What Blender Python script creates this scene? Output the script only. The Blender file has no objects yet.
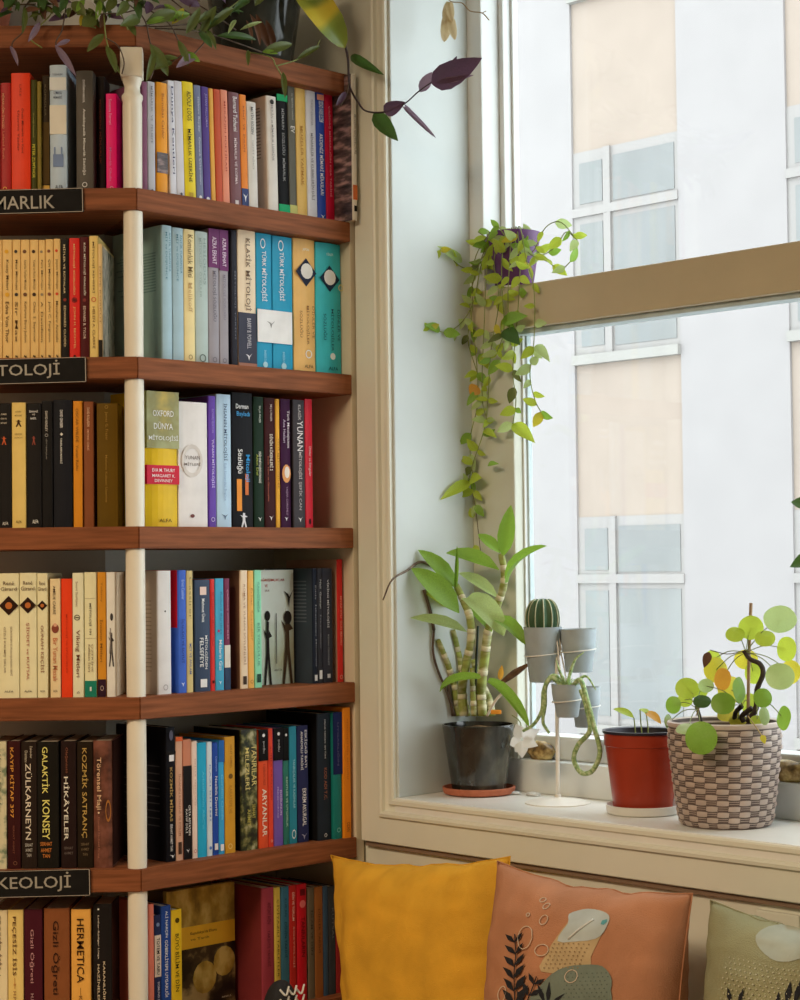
import bpy, bmesh, math, random
from math import sin, cos, tan, pi, radians as R
from mathutils import Vector as V, Matrix as M, noise

random.seed(7)
SC = bpy.context.scene
COL = SC.collection

# ------------------------------------------------------------------ camera
F = 1850.0                       # focal length in pixels of an 800 x 1000 frame
PITCH, ROLL, ZC = R(2.03), R(-0.676), 1.42
_fw = V((0, cos(PITCH), sin(PITCH))); _up0 = V((0, -sin(PITCH), cos(PITCH))); _rt0 = V((1, 0, 0))
_rt = _rt0 * cos(ROLL) + _up0 * sin(ROLL)
_up = _up0 * cos(ROLL) - _rt0 * sin(ROLL)
CAMPOS = V((0, 0, ZC))
cam = bpy.data.cameras.new('camera')
camo = bpy.data.objects.new('camera', cam)
COL.objects.link(camo)
camo.matrix_world = M(((_rt.x, _up.x, -_fw.x, 0), (_rt.y, _up.y, -_fw.y, 0), (_rt.z, _up.z, -_fw.z, ZC), (0, 0, 0, 1)))
cam.sensor_fit = 'VERTICAL'; cam.sensor_height = 36.0; cam.lens = F / 1000 * 36.0
cam.clip_start = 0.05; cam.clip_end = 200
SC.camera = camo

# ------------------------------------------------------------------ plan of the place (metres)
def ray(px, py):
    return (_fw + _rt * ((px - 400) / F) + _up * ((500 - py) / F)).normalized()
def hit(px, py, p, n):
    d = ray(px, py)
    return CAMPOS + d * ((p - CAMPOS).dot(n) / d.dot(n))
TH = R(44.0)
E1 = V((cos(TH), sin(TH), 0))            # along the angled bookcase, and out through the window
D = V((sin(TH), -cos(TH), 0))            # along the window wall
Y0 = 3.2                                 # front of the straight bookcase
C0 = hit(139, 538, V((0, Y0, 0)), V((0, 1, 0))); C0.z = 0
def hitL(px, py, sb): return hit(px, py, V((0, Y0 + sb, 0)), V((0, 1, 0)))
def hitR(px, py, sb): return hit(px, py, C0 - D * sb, D)
P0 = hitR(364.5, 538, 0); P0.z = 0
RLEN = (P0 - C0).length                  # length of the angled bookcase
def hitW(px, py, s): return hit(px, py, P0 + E1 * s, E1)
def hitZ(px, py, z): return hit(px, py, V((0, 0, z)), V((0, 0, 1)))
def W(t, s, z): return P0 + D * t + E1 * s + V((0, 0, z))
def wt(p): return (p - P0).dot(D)
def ws(p): return (p - P0).dot(E1)
MW = M.Translation(P0) @ M(((D.x, E1.x, 0, 0), (D.y, E1.y, 0, 0), (0, 0, 1, 0), (0, 0, 0, 1)))   # (t, s, z) -> world
CEIL = 2.95
def hitT(px, py, t): return hit(px, py, P0 + D * t, D)
def at_s(px, s, z):
    """point in the pixel column px, at depth s of the window bay and height z"""
    p = hitW(px, 790, s)
    for _ in range(4):
        py = 500 - F * (p - CAMPOS + V((0, 0, z - p.z))).dot(_up) / (p - CAMPOS + V((0, 0, z - p.z))).dot(_fw)
        p = hitW(px, py, s)
    p.z = z; return p
def freeW(px, py, s, t0=0.104):
    """point of a pixel at depth s of the window bay, kept clear of the wall and the left reveal"""
    p = hitW(px, py, s)
    if wt(p) >= t0 or s < -0.03: return p
    q = hitT(px, py, t0)
    return q if ws(q) > 0.0 else hitW(px, py, -0.045)

# ------------------------------------------------------------------ light
world = bpy.data.worlds.new('overcast_sky'); SC.world = world; world.use_nodes = True
bg = world.node_tree.nodes['Background']
bg.inputs['Color'].default_value = (0.90, 0.965, 1.0, 1); bg.inputs['Strength'].default_value = 4.0
def area(name, mat, sx, sy, power, color, portal=False):
    l = bpy.data.lights.new(name, 'AREA'); l.shape = 'RECTANGLE'; l.size = sx; l.size_y = sy
    l.energy = power; l.color = color
    if portal: l.cycles.is_portal = True
    o = bpy.data.objects.new(name, l); COL.objects.link(o); o.matrix_world = mat
    return o
# unseen warm lamp added under the ceiling as fill for the room
area('ceiling_fill_lamp', M.Translation((-1.6, 0.7, CEIL - 0.03)), 1.2, 1.2, 108, (1.0, 0.775, 0.52))
# daylight portals in the window openings of the window wall
def portal(t, z, w, h):
    m = MW @ M.Translation((t, 0.30, z)) @ M(((1, 0, 0, 0), (0, 0, 1, 0), (0, -1, 0, 0), (0, 0, 0, 1)))
    o = area('daylight_portal', m, w, h, 1, (1, 1, 1), True)
    # area lights shine along local -z, which must point into the room (-s)
    return o
SC.view_settings.view_transform = 'Standard'; SC.view_settings.look = 'None'
SC.view_settings.exposure = 0.0; SC.view_settings.gamma = 1.0; SC.view_settings.use_curve_mapping = False

# ------------------------------------------------------------------ materials
def lin(c):
    c = c / 255.0
    return c / 12.92 if c <= 0.04045 else ((c + 0.055) / 1.055) ** 2.4
def rgb(c, k=1.0): return tuple(min(0.86, lin(x) * k) for x in c)
MATS = {}
def mat(key, col, rough=0.55, var=0.10, scale=40.0, bump=0.0, bscale=300.0, spec=0.4, stretch=None, trans=0.0, coat=0.0, metal=0.0):
    if key in MATS: return MATS[key]
    m = bpy.data.materials.new(key); m.use_nodes = True; MATS[key] = m
    nt = m.node_tree; N = nt.nodes; L = nt.links; b = N['Principled BSDF']
    b.inputs['Roughness'].default_value = rough; b.inputs['Specular IOR Level'].default_value = spec
    b.inputs['Coat Weight'].default_value = coat; b.inputs['Metallic'].default_value = metal
    tc = N.new('ShaderNodeTexCoord'); mp = N.new('ShaderNodeMapping')
    L.new(tc.outputs['Object'], mp.inputs['Vector'])
    if stretch: mp.inputs['Scale'].default_value = stretch
    nz = N.new('ShaderNodeTexNoise'); nz.inputs['Scale'].default_value = scale; nz.inputs['Detail'].default_value = 4
    L.new(mp.outputs['Vector'], nz.inputs['Vector'])
    rp = N.new('ShaderNodeValToRGB'); L.new(nz.outputs['Fac'], rp.inputs['Fac'])
    rp.color_ramp.elements[0].position = 0.3; rp.color_ramp.elements[1].position = 0.7
    rp.color_ramp.elements[0].color = (*[x * (1 - var) for x in col], 1)
    rp.color_ramp.elements[1].color = (*[min(1, x * (1 + var)) for x in col], 1)
    L.new(rp.outputs['Color'], b.inputs['Base Color'])
    if bump:
        n2 = N.new('ShaderNodeTexNoise'); n2.inputs['Scale'].default_value = bscale
        L.new(mp.outputs['Vector'], n2.inputs['Vector'])
        bp = N.new('ShaderNodeBump'); bp.inputs['Strength'].default_value = bump; bp.inputs['Distance'].default_value = 0.004
        L.new(n2.outputs['Fac'], bp.inputs['Height']); L.new(bp.outputs['Normal'], b.inputs['Normal'])
    if trans:
        t = N.new('ShaderNodeBsdfTranslucent'); L.new(rp.outputs['Color'], t.inputs['Color'])
        mx = N.new('ShaderNodeMixShader'); mx.inputs[0].default_value = trans
        L.new(b.outputs[0], mx.inputs[1]); L.new(t.outputs[0], mx.inputs[2])
        L.new(mx.outputs[0], N['Material Output'].inputs['Surface'])
    return m
def blotch(key, cols, scale=30, rough=0.5, detail=5, stretch=(1, 1, 1), pos=None):
    """print of irregular blotches in several colours"""
    m = mat(key, cols[0], rough)
    N = m.node_tree.nodes
    rp = [n for n in N if n.type == 'VALTORGB'][0]; nz = [n for n in N if n.type == 'TEX_NOISE'][0]
    mp = [n for n in N if n.type == 'MAPPING'][0]; mp.inputs['Scale'].default_value = stretch
    nz.inputs['Scale'].default_value = scale; nz.inputs['Detail'].default_value = detail
    cr = rp.color_ramp
    n = len(cols)
    while len(cr.elements) < n: cr.elements.new(0.5)
    for i, c in enumerate(cols):
        cr.elements[i].position = pos[i] if pos else 0.34 + 0.32 * i / max(1, n - 1)
        cr.elements[i].color = (*c, 1)
    return m
def glass_mat(key, tint=(1, 1, 1), refl=0.06):
    m = bpy.data.materials.new(key); m.use_nodes = True; MATS[key] = m
    nt = m.node_tree; N = nt.nodes; N.remove(N['Principled BSDF'])
    t = N.new('ShaderNodeBsdfTransparent'); t.inputs['Color'].default_value = (*tint, 1)
    g = N.new('ShaderNodeBsdfGlossy'); g.inputs['Roughness'].default_value = 0.03
    mx = N.new('ShaderNodeMixShader'); mx.inputs[0].default_value = refl
    nt.links.new(t.outputs[0], mx.inputs[1]); nt.links.new(g.outputs[0], mx.inputs[2])
    nt.links.new(mx.outputs[0], N['Material Output'].inputs['Surface'])
    return m

WALLP = mat('wall_paint', (0.60, 0.585, 0.52), 0.6, 0.04, 6, 0.05, 120)
PAINT = mat('cream_window_paint', (0.75, 0.755, 0.655), 0.38, 0.03, 9, 0.04, 90)
SILLP = mat('white_sill_paint', (0.80, 0.80, 0.76), 0.3, 0.04, 12, 0.05, 60)
FRAMEP = mat('window_frame_paint', (0.70, 0.735, 0.725), 0.35, 0.03, 9)
TRANSP = mat('shaded_transom_tan', (0.53, 0.46, 0.31), 0.4, 0.05, 9)  # cream window paint, its backlit shade put into a tan colour
WOOD = mat('reddish_brown_wood', (0.235, 0.080, 0.032), 0.5, 0.32, 5.0, 0.10, 40, 0.10, (1.6, 26, 26))
CASEP = mat('case_panel', (0.68, 0.60, 0.45), 0.5, 0.05, 8)
BACKP = mat('case_back_panel', (0.50, 0.47, 0.40), 0.6, 0.06, 8)
POSTP = mat('white_post_paint', (0.82, 0.775, 0.65), 0.35, 0.03, 14)
PAGES = mat('page_paper', (0.70, 0.63, 0.48), 0.8, 0.15, 90, 0, 1, 0.2, (1, 1, 0.2))
BLACK = mat('black_plastic', (0.012, 0.011, 0.010), 0.65, 0.2, 40, 0, 1, 0.08)
SIGNL = mat('sign_letter_grey', (0.36, 0.33, 0.27), 0.5, 0.05)
SIGNB = mat('sign_edge_line', (0.42, 0.36, 0.29), 0.5, 0.05)
FLOORM = mat('brown_floor_boards', (0.25, 0.15, 0.09), 0.5, 0.25, 4, 0.1, 30, 0.4, (2, 20, 20))
TERRA = mat('terracotta', (0.43, 0.13, 0.065), 0.7, 0.12, 60, 0.1, 200)
SOIL = blotch('dark_soil', [(0.02, 0.014, 0.01), (0.07, 0.045, 0.03), (0.13, 0.09, 0.06)], 120, 0.95)
BARK = blotch('bark_chips', [(0.04, 0.025, 0.015), (0.16, 0.09, 0.04), (0.35, 0.22, 0.09)], 70, 0.9)

# ------------------------------------------------------------------ mesh helpers
def link(name, me, material=None, parent=None, mtx=None):
    o = bpy.data.objects.new(name, me); COL.objects.link(o)
    if material and me is not None and len(me.materials) == 0: me.materials.append(material)
    if parent: o.parent = parent
    if mtx is not None: o.matrix_basis = mtx
    return o
def mesh(name, verts, faces, smooth=False):
    me = bpy.data.meshes.new(name); me.from_pydata([tuple(v) for v in verts], [], faces); me.update()
    if smooth:
        for p in me.polygons: p.use_smooth = True
    return me
def fixn(me):
    bm = bmesh.new(); bm.from_mesh(me); bmesh.ops.recalc_face_normals(bm, faces=bm.faces); bm.to_mesh(me); bm.free(); return me
def box_me(name, x0, x1, y0, y1, z0, z1, bev=0.0, seg=2):
    bm = bmesh.new()
    vs = [bm.verts.new((x, y, z)) for z in (z0, z1) for y in (y0, y1) for x in (x0, x1)]
    for f in ((0, 2, 3, 1), (4, 5, 7, 6), (0, 1, 5, 4), (2, 6, 7, 3), (0, 4, 6, 2), (1, 3, 7, 5)): bm.faces.new([vs[i] for i in f])
    if bev: bmesh.ops.bevel(bm, geom=bm.edges[:], offset=bev, segments=seg, affect='EDGES', profile=0.6)
    me = bpy.data.meshes.new(name); bm.to_mesh(me); bm.free(); return me
def prism_me(name, poly, z0, z1, bev=0.0):
    bm = bmesh.new()
    a = [bm.verts.new((p[0], p[1], z0)) for p in poly]; b = [bm.verts.new((p[0], p[1], z1)) for p in poly]
    n = len(poly)
    bm.faces.new(a[::-1]); bm.faces.new(b)
    for i in range(n): bm.faces.new((a[i], a[(i + 1) % n], b[(i + 1) % n], b[i]))
    bmesh.ops.recalc_face_normals(bm, faces=bm.faces)
    if bev: bmesh.ops.bevel(bm, geom=bm.edges[:], offset=bev, segments=2, affect='EDGES')
    me = bpy.data.meshes.new(name); bm.to_mesh(me); bm.free(); return me
def lathe_me(name, prof, seg=40, smooth=True, cx=0, cy=0):
    vs, fs = [], []
    n = len(prof)
    for r, z in prof:
        for k in range(seg):
            a = 2 * pi * k / seg; vs.append((cx + r * cos(a), cy + r * sin(a), z))
    for i in range(n - 1):
        for k in range(seg):
            k2 = (k + 1) % seg
            fs.append((i * seg + k, i * seg + k2, (i + 1) * seg + k2, (i + 1) * seg + k))
    if not name.startswith('rim'): fs.append(tuple(range(seg))[::-1])
    if prof[-1][0] < 0.02 and not name.startswith('rim') and name != 'post': fs.append(tuple(range((n - 1) * seg, n * seg)))
    me = mesh(name, vs, fs, smooth)
    if smooth:
        try: me.set_sharp_from_angle(angle=R(40))
        except Exception: pass
    return me
def spline(pts, n=6):
    """Catmull-Rom through the points"""
    pts = [V(p) for p in pts]
    if len(pts) < 3: return [pts[0].lerp(pts[-1], i / n) for i in range(n + 1)]
    out = []
    ext = [pts[0] * 2 - pts[1]] + pts + [pts[-1] * 2 - pts[-2]]
    for i in range(1, len(ext) - 2):
        a, b, c, d = ext[i - 1:i + 3]
        for k in range(n):
            t = k / n
            out.append(0.5 * ((2 * b) + (c - a) * t + (2 * a - 5 * b + 4 * c - d) * t * t + (3 * b - a - 3 * c + d) * t ** 3))
    out.append(pts[-1]); return out
def tube_me(name, pts, rad, seg=8, smooth=True):
    """rad: number or function of 0..1"""
    vs, fs = [], []
    n = len(pts); ref = V((0.3, 0.2, 1)).normalized()
    for i, p in enumerate(pts):
        tg = (pts[min(i + 1, n - 1)] - pts[max(i - 1, 0)]).normalized()
        u = tg.cross(ref)
        if u.length < 1e-3: u = tg.cross(V((1, 0, 0)))
        u.normalize(); w = tg.cross(u)
        r = rad(i / (n - 1)) if callable(rad) else rad
        for k in range(seg):
            a = 2 * pi * k / seg; vs.append(p + u * (r * cos(a)) + w * (r * sin(a)))
    for i in range(n - 1):
        for k in range(seg):
            k2 = (k + 1) % seg; fs.append((i * seg + k, (i + 1) * seg + k, (i + 1) * seg + k2, i * seg + k2))
    fs.append(tuple(range(seg))); fs.append(tuple(range((n - 1) * seg, n * seg))[::-1])
    return mesh(name, vs, fs, smooth)
def thing(name, label, cat, loc=(0, 0, 0), group=None):
    o = bpy.data.objects.new(name, None); COL.objects.link(o); o.location = loc; o.empty_display_size = 0.05
    tag(o, label, cat, group); return o
def tag(o, label, cat, group=None):
    o['label'] = label; o['category'] = cat
    if group: o['group'] = group
    return o
def struct(o): o['kind'] = 'structure'; return o

# ------------------------------------------------------------------ leaves
LEAFCACHE = {}
def leaf_me(kind, material):
    k = (kind, material.name)
    if k in LEAFCACHE: return LEAFCACHE[k]
    prof = {'lance': [(0, .05), (.08, .35), (.22, .78), (.42, 1), (.62, .93), (.8, .66), (.93, .30), (1, .02)],
            'ovate': [(0, .06), (.08, .5), (.22, .92), (.4, 1), (.6, .86), (.8, .5), (.92, .22), (1, .02)],
            'strap': [(0, .55), (.1, .75), (.3, .98), (.5, 1), (.7, .92), (.85, .7), (.95, .4), (1, .04)]}
    vs, fs = [], []
    if kind == 'disc':
        rings, seg = 4, 20
        vs.append((0.5, 0, 0.03))
        for r in range(1, rings + 1):
            for s in range(seg):
                a = 2 * pi * s / seg; q = r / rings
                vs.append((0.5 + 0.5 * q * cos(a), 0.5 * q * sin(a), 0.03 - 0.07 * q * q + 0.02 * q * sin(3 * a + 1)))
        for s in range(seg): fs.append((0, 1 + s, 1 + (s + 1) % seg))
        for r in range(rings - 1):
            for s in range(seg):
                a = 1 + r * seg; s2 = (s + 1) % seg
                fs.append((a + s, a + seg + s, a + seg + s2, a + s2))
    else:
        droop = {'lance': 0.10, 'ovate': 0.08, 'strap': 0.16}[kind]
        for x, w in prof[kind]:
            z = droop * (4 * x * (1 - x)) * 0.8
            for j in (-1, -.5, 0, .5, 1):
                vs.append((x, 0.5 * w * j, z + 0.05 * w * abs(j) * (1.2 if kind != 'strap' else 2.0)))
        for i in range(len(prof[kind]) - 1):
            for j in range(4):
                a = i * 5 + j; fs.append((a, a + 5, a + 6, a + 1))
    me = mesh('leaf', vs, fs, True); me.materials.append(material); LEAFCACHE[k] = me
    return me
def leaf(root, kind, material, p, q, width, nrm=None, name='leaf', parent=None):
    """a leaf from base p to tip q (world), as a child of root"""
    x = q - p; L = x.length
    n = nrm if nrm is not None else (CAMPOS - p).normalized()
    y = n.cross(x)
    if y.length < 1e-5: y = V((0, 0, 1)).cross(x)
    y.normalize(); z = x.cross(y).normalized()
    y = y * width; z = z * L
    m = M(((x.x, y.x, z.x, p.x), (x.y, y.y, z.y, p.y), (x.z, y.z, z.z, p.z), (0, 0, 0, 1)))
    return link(name, leaf_me(kind, material), None, parent or root, M.Translation(-root.location) @ m)
def rv(a): return V((random.uniform(-a, a), random.uniform(-a, a), random.uniform(-a, a)))
GREEN = mat('fresh_green_leaf', (0.24, 0.42, 0.05), 0.45, 0.25, 60, 0, 1, 0.4, None, 0.40)
LIME = mat('lime_leaf', (0.46, 0.58, 0.06), 0.45, 0.22, 60, 0, 1, 0.4, None, 0.5)
PALE = mat('pale_green_leaf', (0.46, 0.60, 0.24), 0.45, 0.2, 60, 0, 1, 0.4, None, 0.45)
DARKG = mat('dark_green_leaf', (0.055, 0.12, 0.025), 0.4, 0.3, 60, 0, 1, 0.4, None, 0.25)
OLIVE = mat('olive_green_leaf', (0.11, 0.145, 0.03), 0.45, 0.3, 60, 0, 1, 0.4, None, 0.25)
YELLOW = mat('yellowing_leaf', (0.62, 0.55, 0.05), 0.5, 0.2, 60, 0, 1, 0.4, None, 0.5)
AMBER = mat('amber_leaf', (0.70, 0.36, 0.05), 0.5, 0.2, 60, 0, 1, 0.4, None, 0.45)
PURPLE = mat('purple_leaf', (0.10, 0.055, 0.10), 0.4, 0.3, 60, 0, 1, 0.4, None, 0.2)
MAUVE = mat('mauve_leaf', (0.27, 0.20, 0.28), 0.5, 0.25, 60, 0, 1, 0.4, None, 0.3)
DRYLEAF = mat('dried_brown_leaf', (0.12, 0.055, 0.03), 0.7, 0.3, 60, 0, 1, 0.3)
STEMG = mat('green_stem', (0.20, 0.24, 0.06), 0.5, 0.2, 80)
STEMB = mat('brown_stem', (0.085, 0.055, 0.035), 0.6, 0.3, 90)
# ================================================================== ROOM SHELL
floor_ = struct(link('floor', box_me('floor', -4.2, 4.6, -6.2, 0.0, -0.1, 0.0), FLOORM, None, MW))
ceil_ = struct(link('ceiling', box_me('ceiling', -4.2, 4.6, -6.2, 0.0, CEIL, CEIL + 0.1), WALLP, None, MW))
# ---- window geometry, measured on the window wall
SILLZ = hitW(480, 808, -0.02).z
CW = 0.094                                # width of the moulded casing
TL = CW                                   # left side of the opening
TR = 1.50                                 # right side of the opening (outside the frame)
ZT = 2.72                                 # head of the opening
CWB = 0.087                               # height of the moulded bottom rail
ZB = SILLZ - CWB - 0.002
T2, T3 = 1.85, 3.7                         # unseen second window, added for more daylight on the angled books
def wbox(name, t0, t1, s0, s1, z0, z1, m, parent=None, bev=0.0):
    return link(name, box_me(name, t0, t1, s0, s1, z0, z1, bev), m, parent, None if parent else MW)
# wall with two openings: one object made of boxes around the holes
def wall_with_holes(name, t0, t1, z0, z1, th, holes, m):
    bm = bmesh.new()
    ts = sorted({t0, t1, *[h[0] for h in holes], *[h[1] for h in holes]}); zs = sorted({z0, z1, *[h[2] for h in holes], *[h[3] for h in holes]})
    def solid(i, j):
        if not (0 <= i < len(ts) - 1 and 0 <= j < len(zs) - 1): return False
        c = ((ts[i] + ts[i + 1]) / 2, (zs[j] + zs[j + 1]) / 2)
        return not any(h[0] < c[0] < h[1] and h[2] < c[1] < h[3] for h in holes)
    def q(*p): bm.faces.new([bm.verts.new(v) for v in p])
    for i in range(len(ts) - 1):
        for j in range(len(zs) - 1):
            if not solid(i, j): continue
            a, b, c, d = ts[i], ts[i + 1], zs[j], zs[j + 1]
            q((a, 0, c), (b, 0, c), (b, 0, d), (a, 0, d)); q((a, th, c), (a, th, d), (b, th, d), (b, th, c))
            if not solid(i - 1, j): q((a, 0, c), (a, 0, d), (a, th, d), (a, th, c))
            if not solid(i + 1, j): q((b, 0, c), (b, th, c), (b, th, d), (b, 0, d))
            if not solid(i, j - 1): q((a, 0, c), (a, th, c), (b, th, c), (b, 0, c))
            if not solid(i, j + 1): q((a, 0, d), (b, 0, d), (b, th, d), (a, th, d))
    bmesh.ops.remove_doubles(bm, verts=bm.verts[:], dist=1e-5)
    bmesh.ops.recalc_face_normals(bm, faces=bm.faces)
    me = bpy.data.meshes.new(name); bm.to_mesh(me); bm.free()
    return struct(link(name, me, m, None, MW))
WTH = 0.30
wall_with_holes('wall_window', -1.2, 4.6, 0, CEIL, WTH, [(TL, TR, SILLZ - 0.03, ZT), (T2, T3, SILLZ - 0.03, ZT)], PAINT)
portal((TL + TR) / 2, (SILLZ + ZT) / 2, TR - TL, ZT - SILLZ)
portal((T2 + T3) / 2, (SILLZ + ZT) / 2, T3 - T2, ZT - SILLZ)
struct(wbox('wall_right', 4.6, 4.75, -6.2, WTH, 0, CEIL, WALLP))
struct(wbox('wall_back', -4.2, 4.6, -6.35, -6.2, 0, CEIL, WALLP))
struct(wbox('wall_left', -4.35, -4.2, -6.2, -2.2, 0, CEIL, WALLP))
# walls right behind the two bookcase sections
BD = 0.24
tq = BD * (1 - cos(TH)) / sin(TH)         # inner mitre
me = box_me('wall_bookcase', -4.0, -tq, Y0 + BD + 0.01 - C0.y, Y0 + BD + 0.11 - C0.y, 0, CEIL)
struct(link('wall_bookcase', me, WALLP, None, M.Translation(C0)))
MR = M.Translation(C0) @ M.Rotation(TH, 4, 'Z')
me = box_me('wall_corner', tq, RLEN, BD + 0.01, BD + 0.11, 0, CEIL)
struct(link('wall_corner', me, WALLP, None, MR))

# ---- moulded casing (picture frame around the opening: left stile + bottom rail)
prof = [(0.0, 0.0), (0.0, 0.016), (0.002, 0.018), (0.052, 0.018), (0.054, 0.020), (0.056, 0.025), (0.062, 0.026), (0.066, 0.024), (0.068, 0.017),
        (0.074, 0.015), (0.079, 0.0145), (0.080, 0.019), (0.083, 0.022), (0.090, 0.022), (0.0935, 0.020), (CW, 0.016), (CW, 0.0)]
def casing(name, side):
    vs, fs = [], []
    for w, h in prof:
        if side == 'stile': pts = [(w, -h, ZT + CW), (w, -h, ZB + w * CWB / CW)]
        elif side == 'rail': pts = [(w, -h, ZB + w * CWB / CW), (TR + CW - w, -h, ZB + w * CWB / CW)]
        else: pts = [(TR + CW - w, -h, ZB + w * CWB / CW), (TR + CW - w, -h, ZT + CW)]
        vs += pts
    for i in range(len(prof) - 1): fs.append((2 * i, 2 * i + 1, 2 * i + 3, 2 * i + 2))
    return mesh(name, vs, fs)
casing_root = struct(link('trim_1', casing('casing_stile', 'stile'), PAINT, None, MW))
link('casing_rail', casing('casing_rail', 'rail'), PAINT, casing_root)
link('casing_stile', casing('casing_stile', 'right'), PAINT, casing_root)
# dark strip standing in for the shadow gap under the bottom rail
gap_shade = struct(link('trim_2', box_me('gap_shade', 0.004, TR + CW, -0.010, 0, ZB - 0.010, ZB - 0.002, 0.001), mat('gap_shade_brown', (0.24, 0.16, 0.11), 0.5), None, MW))
# panelling posts on the wall below the window
pan = struct(link('trim_3', box_me('panel_stile', 0.90, 0.98, -0.010, 0, 0.5, ZB - 0.02, 0.002), PAINT, None, MW))

# ---- the window itself
win = bpy.data.objects.new('window_1', None); COL.objects.link(win); win.matrix_world = MW; struct(win)
JS = 0.200                                # where the frame starts behind the reveal
ST = 0.205                                # front of the raised step
STEP = 0.5 * (hitW(541, 759.5, ST + 0.004).z + hitW(772, 782, ST + 0.004).z); STEP = max(STEP, SILLZ + 0.045)
wbox('sill', TL - 0.0005, TR, -0.018, WTH, SILLZ - 0.03, SILLZ, SILLP, win, 0.003)
wbox('step_board', TL, TR, ST, WTH - 0.012, SILLZ, STEP, FRAMEP, win, 0.003)
wbox('jamb', TL, TL + 0.006, -0.012, JS, SILLZ, ZT, mat('reveal_paint', (0.58, 0.635, 0.63), 0.45, 0.04, 7), win, 0.002)
TSF = JS - 0.004                          # front of the deep transom and of the wide lower stile
zt0 = hitW(600, 317.5, TSF).z; zt1 = hitW(600, 272.0, TSF).z
GL = 0.278                                # plane of the glass
tu1 = wt(hitW(481, 60, JS)); tu2 = wt(hitW(503, 60, JS + 0.05))
tl1 = wt(hitW(514, 450, JS)); tl2 = wt(hitW(524, 450, JS + 0.024))
wbox('frame_stile', TL, tu1, JS, 0.29, zt1, ZT, FRAMEP, win, 0.003)
wbox('sash_stile', tu1, tu2, JS + 0.05, 0.29, zt1, ZT, FRAMEP, win, 0.003)
wbox('sash_bead', tu2, tu2 + 0.006, JS + 0.072, 0.288, zt1, ZT, FRAMEP, win, 0.002)
wbox('wide_stile', TL, tl1, JS, 0.242, STEP, zt0, mat('shaded_stile_tan', (0.55, 0.56, 0.47), 0.4, 0.05, 9), win, 0.003)  # same paint as the transom, shade of its room face put into the colour
wbox('sash_bead', tl1, tl2, JS + 0.024, 0.244, STEP + 0.05, zt0, FRAMEP, win, 0.002)
wbox('sash_bead', tl2, tl2 + 0.004, JS + 0.032, 0.244, STEP + 0.05, zt0, mat('grey_blue_sash', (0.50, 0.60, 0.62), 0.4), win, 0.0015)
wbox('frame_stile', TR - 0.06, TR, JS, 0.29, STEP, ZT, FRAMEP, win, 0.003)
wbox('bottom_rail', tl1, TR - 0.06, JS + 0.035, 0.29, STEP, STEP + 0.045, FRAMEP, win, 0.004)
wbox('transom', TL + 0.006, TR, TSF, 0.29, zt0, zt1, TRANSP, win, 0.003)
wbox('sash_rail', tl1, TR - 0.06, JS + 0.01, 0.25, zt0 - 0.010, zt0, MATS['grey_blue_sash'], win, 0.002)
wbox('head_rail', TL, TR, JS, 0.29, ZT - 0.06, ZT, FRAMEP, win, 0.003)
PANE = glass_mat('window_glass', (0.985, 0.995, 0.992), 0.035)
for z0, z1, g in ((STEP + 0.04, zt0 - 0.005, 0.238), (zt1 - 0.003, ZT - 0.05, GL)):
    wbox('pane', TL + 0.05, TR - 0.05, g, g + 0.004, z0, z1, PANE, win)

# ================================================================== BUILDING ACROSS THE STREET
SB = 12.2
DB = hitW(625, 420, SB)
def tb(px, py=420): return wt(hitW(px, py, SB))
def zb(px, py): return hitW(px, py, SB).z
BW = mat('pale_render', (0.285, 0.268, 0.264), 0.9, 0.03, 2)
BB = mat('peach_render', (0.30, 0.248, 0.207), 0.9, 0.04, 2)
BF = mat('white_far_frame', (0.265, 0.25, 0.238), 0.6, 0.03)
BG = mat('far_window_glass', (0.172, 0.179, 0.175), 0.35, 0.14, 1.3, 0, 1, 0.5, (1, 1, 0.4))
bld = thing('apartment_building', 'pale apartment building with peach panels and white windows across the street', 'building', W(0, SB, -6))
bld.rotation_euler = (0, 0, math.atan2(D.y, D.x)); ZO = -6.0
ta, tb_ = tb(575.5), tb(682); cw = tb_ - ta          # one window bay
pitchT = tb(791) - ta                                # next bay
zh1, zh2 = zb(625, 142), zb(630, 515.5)              # heads of two storeys
zs1 = zb(630, 350)                                   # sill of the upper window
fl = zh1 - zh2
SLAB = mat('far_sill', (0.28, 0.27, 0.25), 0.8, 0.03)
lo, hi = -1, 2                                       # storeys below / above
ztop = zh1 + 1.25 * fl
zbot = -6.0
bays = range(-2, 5)
for b in bays:
    x0 = ta + b * pitchT
    link('pier', box_me('pier', x0 + cw, x0 + pitchT, 0, 0.5, zbot - ZO, ztop - ZO), BW, bld)
    link('spandrel', box_me('spandrel', x0, x0 + cw, 0.03, 0.5, zbot - ZO, ztop - ZO), BB, bld)
    for k in range(-2, 2):
        zh = zh1 + k * fl; zs = zs1 + k * fl
        if zs < zbot or zh > ztop: continue
        w = link('far_window', box_me('far_window', x0, x0 + cw, 0.02, 0.035, zs - ZO, zh - ZO), BF, bld)
        link('window_sill', box_me('window_sill', x0, x0 + cw, -0.05, 0.035, zs - 0.10 - ZO, zs - ZO), SLAB, bld)
        mx = x0 + cw * 0.34; tz = zs + (zh - zs) * 0.70
        for (a, b_, c, d, ins) in ((x0, mx, zs, tz, .09), (mx, x0 + cw, zs, tz, .07), (x0, mx, tz, zh, .09), (mx, x0 + cw, tz, zh, .07)):
            link('pane', box_me('pane', a + ins, b_ - ins * .8, 0.012, 0.024, c + ins - ZO, d - ins - ZO - 0.03), BG, w)
        link('mullion', box_me('mullion', mx - 0.045, mx + 0.045, -0.01, 0.022, zs - ZO, zh - ZO), BF, w)
        link('mullion', box_me('mullion', x0, x0 + cw, -0.014, 0.022, tz - 0.045 - ZO, tz + 0.045 - ZO), BF, w)
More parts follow.
